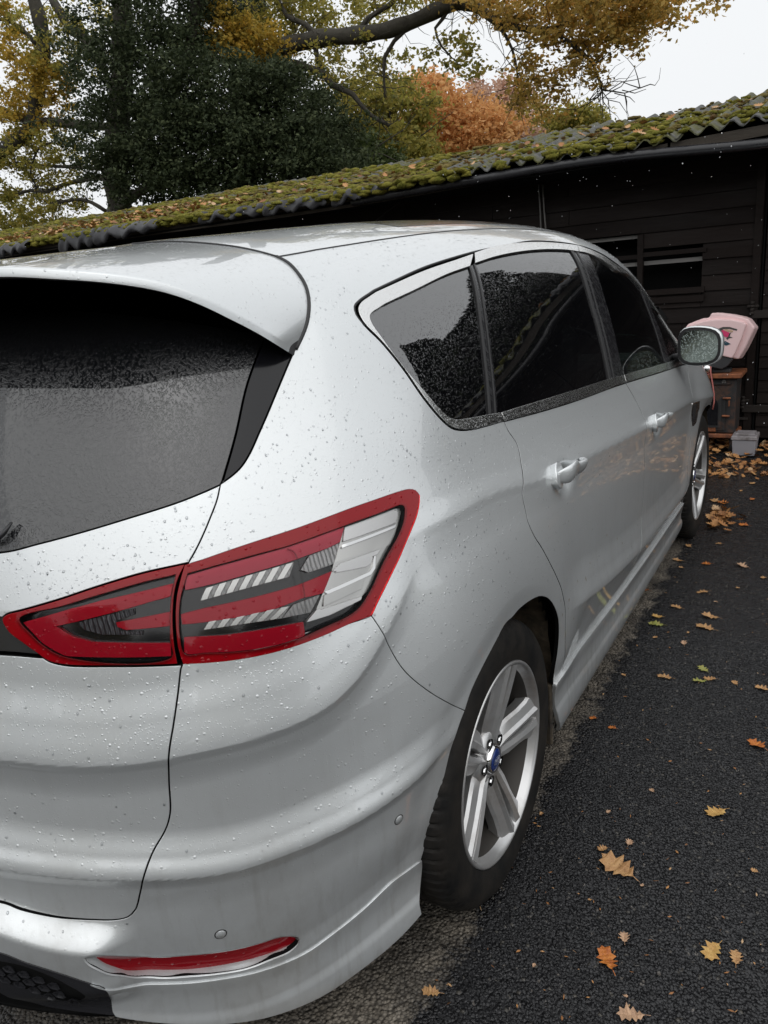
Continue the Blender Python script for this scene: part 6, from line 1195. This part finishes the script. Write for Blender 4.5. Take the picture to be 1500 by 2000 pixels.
# left oak
lo=empty('oak_tree'); tag(lo,'smaller oak at the left edge with forked limbs and yellowing leaves','oak tree')
mb=MB(); y=14.5
QA=limb(mb,[(-60,700),(-40,400),(0,300),(60,250),(70,200),(85,90),(78,40),(60,-20)],14,10,y); QB=limb(mb,[(165,75),(140,58),(120,30),(98,-10)],9,8,y)+limb(mb,[(200,130),(165,75)],9,9,y); QC=limb(mb,[(70,85),(45,60),(15,40),(-30,40)],5,3,y)
QD=limb(mb,[(240,250),(180,245),(120,240),(60,235),(0,215),(-40,200)],8,9,y); QE=limb(mb,[(200,330),(150,326),(110,325),(60,320),(30,318)],4,2.5,y); QF=limb(mb,[(215,345),(160,352),(120,362),(90,375),(60,372),(20,385)],5,3,y); QG=limb(mb,[(206,412),(180,396),(160,390),(140,391),(100,398)],4,3,y); QH=limb(mb,[(100,280),(80,285),(66,310),(60,340),(80,380)],2.5,1.5,y)
for Q in(QA,QB,QC,QD,QE,QF,QG,QH): twigs(mb,Q,40,.95,y,.011)
mb.build('trunk',M['bark'],lo,True)
cloud('crown',[(60,130,60,46,1700,14.3,.8),(30,90,50,36,700,14.3,.8),(90,160,36,40,1500,14.2,.6),(20,200,40,40,1100,14.4,.7),(70,230,60,40,1100,14.4,.7),(10,30,40,30,600,14.5,.8)],.10,T['yellow'],lo,.22,34)
cloud('crown',[(40,30,60,36,700,14.6,1),(120,60,40,34,420,14.6,.8),(170,30,40,40,800,14.6,.8),(130,110,46,36,900,14.6,.8),(40,280,70,50,1500,14.6,1),(120,300,60,50,1200,14.6,.9),(40,350,60,40,1300,14.6,.9),(30,410,60,40,2600,14.6,1),(120,350,60,30,420,14.5,.8),(20,450,60,30,2200,14.6,.8),(160,400,40,20,220,14.5,.6),(100,400,40,24,420,14.5,.6),(90,440,40,16,700,14.6,.6)],.10,T['olive'],lo,.24,34)
# trees beyond the roof
def ftree(label,cat,clusters,tone,size,trunk,y,w=8,sub=.5):
    e=empty('broadleaf_tree'); tag(e,label,cat); mb=MB(); Q=limb(mb,trunk,w,w*.4,y); twigs(mb,Q,30,2.2,y,.03); mb.build('trunk',M['bark'],e,True); cloud('crown',clusters,size,T[tone],e,sub); return e
ftree('bright orange beech beyond the barn roof','beech tree',[(880,210,60,50,3120,26,2),(930,240,60,40,3120,26,2),(850,255,60,34,2520,26,2),(900,285,80,24,2700,26,2),(970,255,36,30,1080,26,1.5),(840,180,36,26,720,26,1.5),(820,150,24,20,180,26,1)],'orange',.17,[(885,560),(888,330),(886,220),(880,170)],26)
ftree('pinkish russet tree behind the orange beech','russet tree',[(985,200,50,36,1700,34,2),(1010,250,50,36,2200,34,2),(1050,260,40,24,1400,34,2),(960,180,26,20,420,34,1.5),(1000,170,30,16,260,34,1.5)],'rose',.19,[(1005,520),(1002,320),(1000,230),(992,180)],34,5)
ftree('olive gold tree left of the orange beech','tree',[(760,200,60,50,2600,21,1.5),(740,260,70,40,3300,21,1.5),(790,240,34,50,1500,21,1.5),(780,300,60,20,2200,21,1.5),(720,200,40,40,900,21,1.2),(700,250,40,40,1100,21,1.2),(810,295,30,18,800,21,1)],'olive',.14,[(770,520),(768,330),(760,240),(770,190)],21,7,.42)
ftree('rounded green shrub tree between the dark evergreen and the roof','shrub',[(690,300,60,34,3600,18,1),(650,280,40,40,2000,18,1),(720,320,46,18,1600,18,1),(640,330,40,20,1400,18,.8)],'green',.13,[(690,500),(690,360),(688,300)],18,6,.36)
ftree('small olive tree showing over the roof left of the open sky','tree',[(1140,228,30,18,1300,30,1.2),(1110,240,26,16,900,30,1),(1160,238,20,10,420,30,1),(1080,235,30,26,900,30,1)],'olive',.16,[(1138,420),(1138,260),(1140,225)],30,4,.42)
# trees to the right of the drive, mirrored in the side windows
def wtree(label,x_,y_,h,r,tone='dark',n=9000):
    e=empty('conifer_tree'); tag(e,label,'conifer tree',None); mb=MB().tube([(x_,y_,0),(x_,y_,h*.5),(x_,y_,h*.97)],[.22,.14,.03],8); mb.build('trunk',M['bark'],e,True)
    t=RNG.random(n)**.8; zz_=.3+t*(h-.3); rad=r*(1-t)**.65*(.55+.45*RNG.random(n)**.5)*(1+.18*np.sin(zz_*5+x_)); a=RNG.uniform(0,2*np.pi,n); P_=np.stack([x_+rad*np.cos(a),y_+rad*np.sin(a),zz_],1)
    s=RNG.uniform(.12,.26,n)[:,None]; d1=RNG.normal(0,1,(n,3)); d1/=np.linalg.norm(d1,axis=1)[:,None]; d2=np.cross(d1,RNG.normal(0,1,(n,3))); d2/=np.linalg.norm(d2,axis=1)[:,None]
    V=np.stack([P_-d1*s,P_+d2*s*.5,P_+d1*s,P_-d2*s*.5],1).reshape(-1,3); o=mesh('crown',V,np.arange(n*4).reshape(-1,4).tolist(),T[tone],e); at=o.data.attributes.new('tone','FLOAT','POINT'); at.data.foreach_set('value',np.repeat(RNG.random(n),4))
for i,(x_,y_,h,r) in enumerate(()):
    wtree(['tallest dark conifer right of the drive behind the barn','second dark conifer from the tallest','third dark conifer, shorter','last and shortest dark conifer of the row'][i],x_,y_,h,r)
def hedge():
    e=empty('tall_hedge'); tag(e,'tall dark clipped hedge running right from the barn','hedge'); n=90000; x_=RNG.uniform(1.9,14,n); top=4.65+.08*np.sin(x_*1.3)+.75*np.exp(-((x_-1.9)/1.1)**2)+.9*np.exp(-((x_-4.6)/.16)**2); face=RNG.random(n)<.62
    z_=np.where(face,RNG.random(n)*top,top-np.abs(RNG.normal(0,.08,n))); y_=np.where(face,9.6+np.abs(RNG.normal(0,.12,n)),9.6+RNG.random(n)*1.2); P_=np.stack([x_,y_,z_],1)
    s=RNG.uniform(.04,.08,n)[:,None]; d1=RNG.normal(0,1,(n,3)); d1/=np.linalg.norm(d1,axis=1)[:,None]; d2=np.cross(d1,RNG.normal(0,1,(n,3))); d2/=np.linalg.norm(d2,axis=1)[:,None]
    V=np.stack([P_-d1*s,P_+d2*s*.5,P_+d1*s,P_-d2*s*.5],1).reshape(-1,3); T['hedge']=tonem('clipped_hedge_leaves',[(0,(.008,.011,.006)),(1,(.020,.026,.013))],.1,.7,.1); o=mesh('foliage',V,np.arange(n*4).reshape(-1,4).tolist(),T['hedge'],e); at=o.data.attributes.new('tone','FLOAT','POINT'); at.data.foreach_set('value',np.repeat(RNG.random(n),4))
    MB().box((8,10.2,2.2),(12,.9,4.4)).build('stems',M['bark'],e)
hedge()
def farrow():  # unseen trees added behind the camera for dark reflections on the tail
    e=empty('added_tree_row'); tag(e,'unseen row of bushy trees added behind the camera, mirrored in the car tail','trees'); 
    for k_,(cx_,cy_,r_,hh) in enumerate(((-16,-17,3.2,6.5),(-10.5,-18,3.0,5.2),(-5.5,-16.5,2.8,6.0),(-.5,-18,3.1,4.6),(4.5,-17,3.0,6.6),(10,-16,3.2,5.4),(15.5,-13,3.0,6.0),(14,-6,2.4,5.0))):
        n=5200; a=RNG.uniform(0,6.283,n); t_=RNG.random(n); rr=r_*np.sqrt(np.clip(1-(2*t_-1.05)**2,0,1))*RNG.uniform(.7,1.05,n); P_=np.stack([cx_+rr*np.cos(a),cy_+rr*np.sin(a),.2+t_*hh],1); s=RNG.uniform(.18,.34,n)[:,None]
        d1=RNG.normal(0,1,(n,3)); d1/=np.linalg.norm(d1,axis=1)[:,None]; d2=np.cross(d1,RNG.normal(0,1,(n,3))); d2/=np.linalg.norm(d2,axis=1)[:,None]
        V=np.stack([P_-d1*s,P_+d2*s*.5,P_+d1*s,P_-d2*s*.5],1).reshape(-1,3); tr=empty('broadleaf_tree'); tag(tr,'bushy tree %s in the unseen row added behind the camera'%('farthest left','second from the left','third from the left','fourth and lowest','fifth and tallest','sixth from the left','seventh from the left','nearest, off to the right')[k_],'tree'); o=mesh('crown',V,np.arange(n*4).reshape(-1,4).tolist(),T['dark' if k_%2 else 'olive'],tr); at=o.data.attributes.new('tone','FLOAT','POINT'); at.data.foreach_set('value',np.repeat(RNG.random(n),4)); MB().tube([(cx_,cy_,0),(cx_,cy_,hh*.6)],[.25,.1],8).build('trunk',M['bark'],tr)
    bpy.data.objects.remove(e)
farrow()
# sleet in the air
def sleet():
    V=[];F=[]; n=190; i=0
    while i<n:
        px=RNG.uniform(0,1500); py=RNG.uniform(60,900) ; d=RNG.uniform(2.2,6.0)
        if not(px>850 and py>250) and RNG.random()<.72: continue
        p=Cv+ray(px,py)*d
        if p.y>6.1 and p.z<2.6: continue
        if p.x<1.25 and p.y<4.9 and p.z<1.8: continue
        r=RNG.uniform(.0010,.0024); b=len(V); V+=[(p.x+r,p.y,p.z),(p.x-r,p.y,p.z),(p.x,p.y+r,p.z),(p.x,p.y-r,p.z),(p.x,p.y,p.z+r*1.4),(p.x,p.y,p.z-r*1.4)]
        F+=[(b,b+2,b+4),(b+2,b+1,b+4),(b+1,b+3,b+4),(b+3,b,b+4),(b+2,b,b+5),(b+1,b+2,b+5),(b+3,b+1,b+5),(b,b+3,b+5)]; i+=1
    o=mesh('falling_rain',V,F,mat('rain_drop',(.85,.87,.9),.3,0,.6)); tag(o,'fine drops of rain falling in front of the barn','rain',kind='stuff')
sleet()
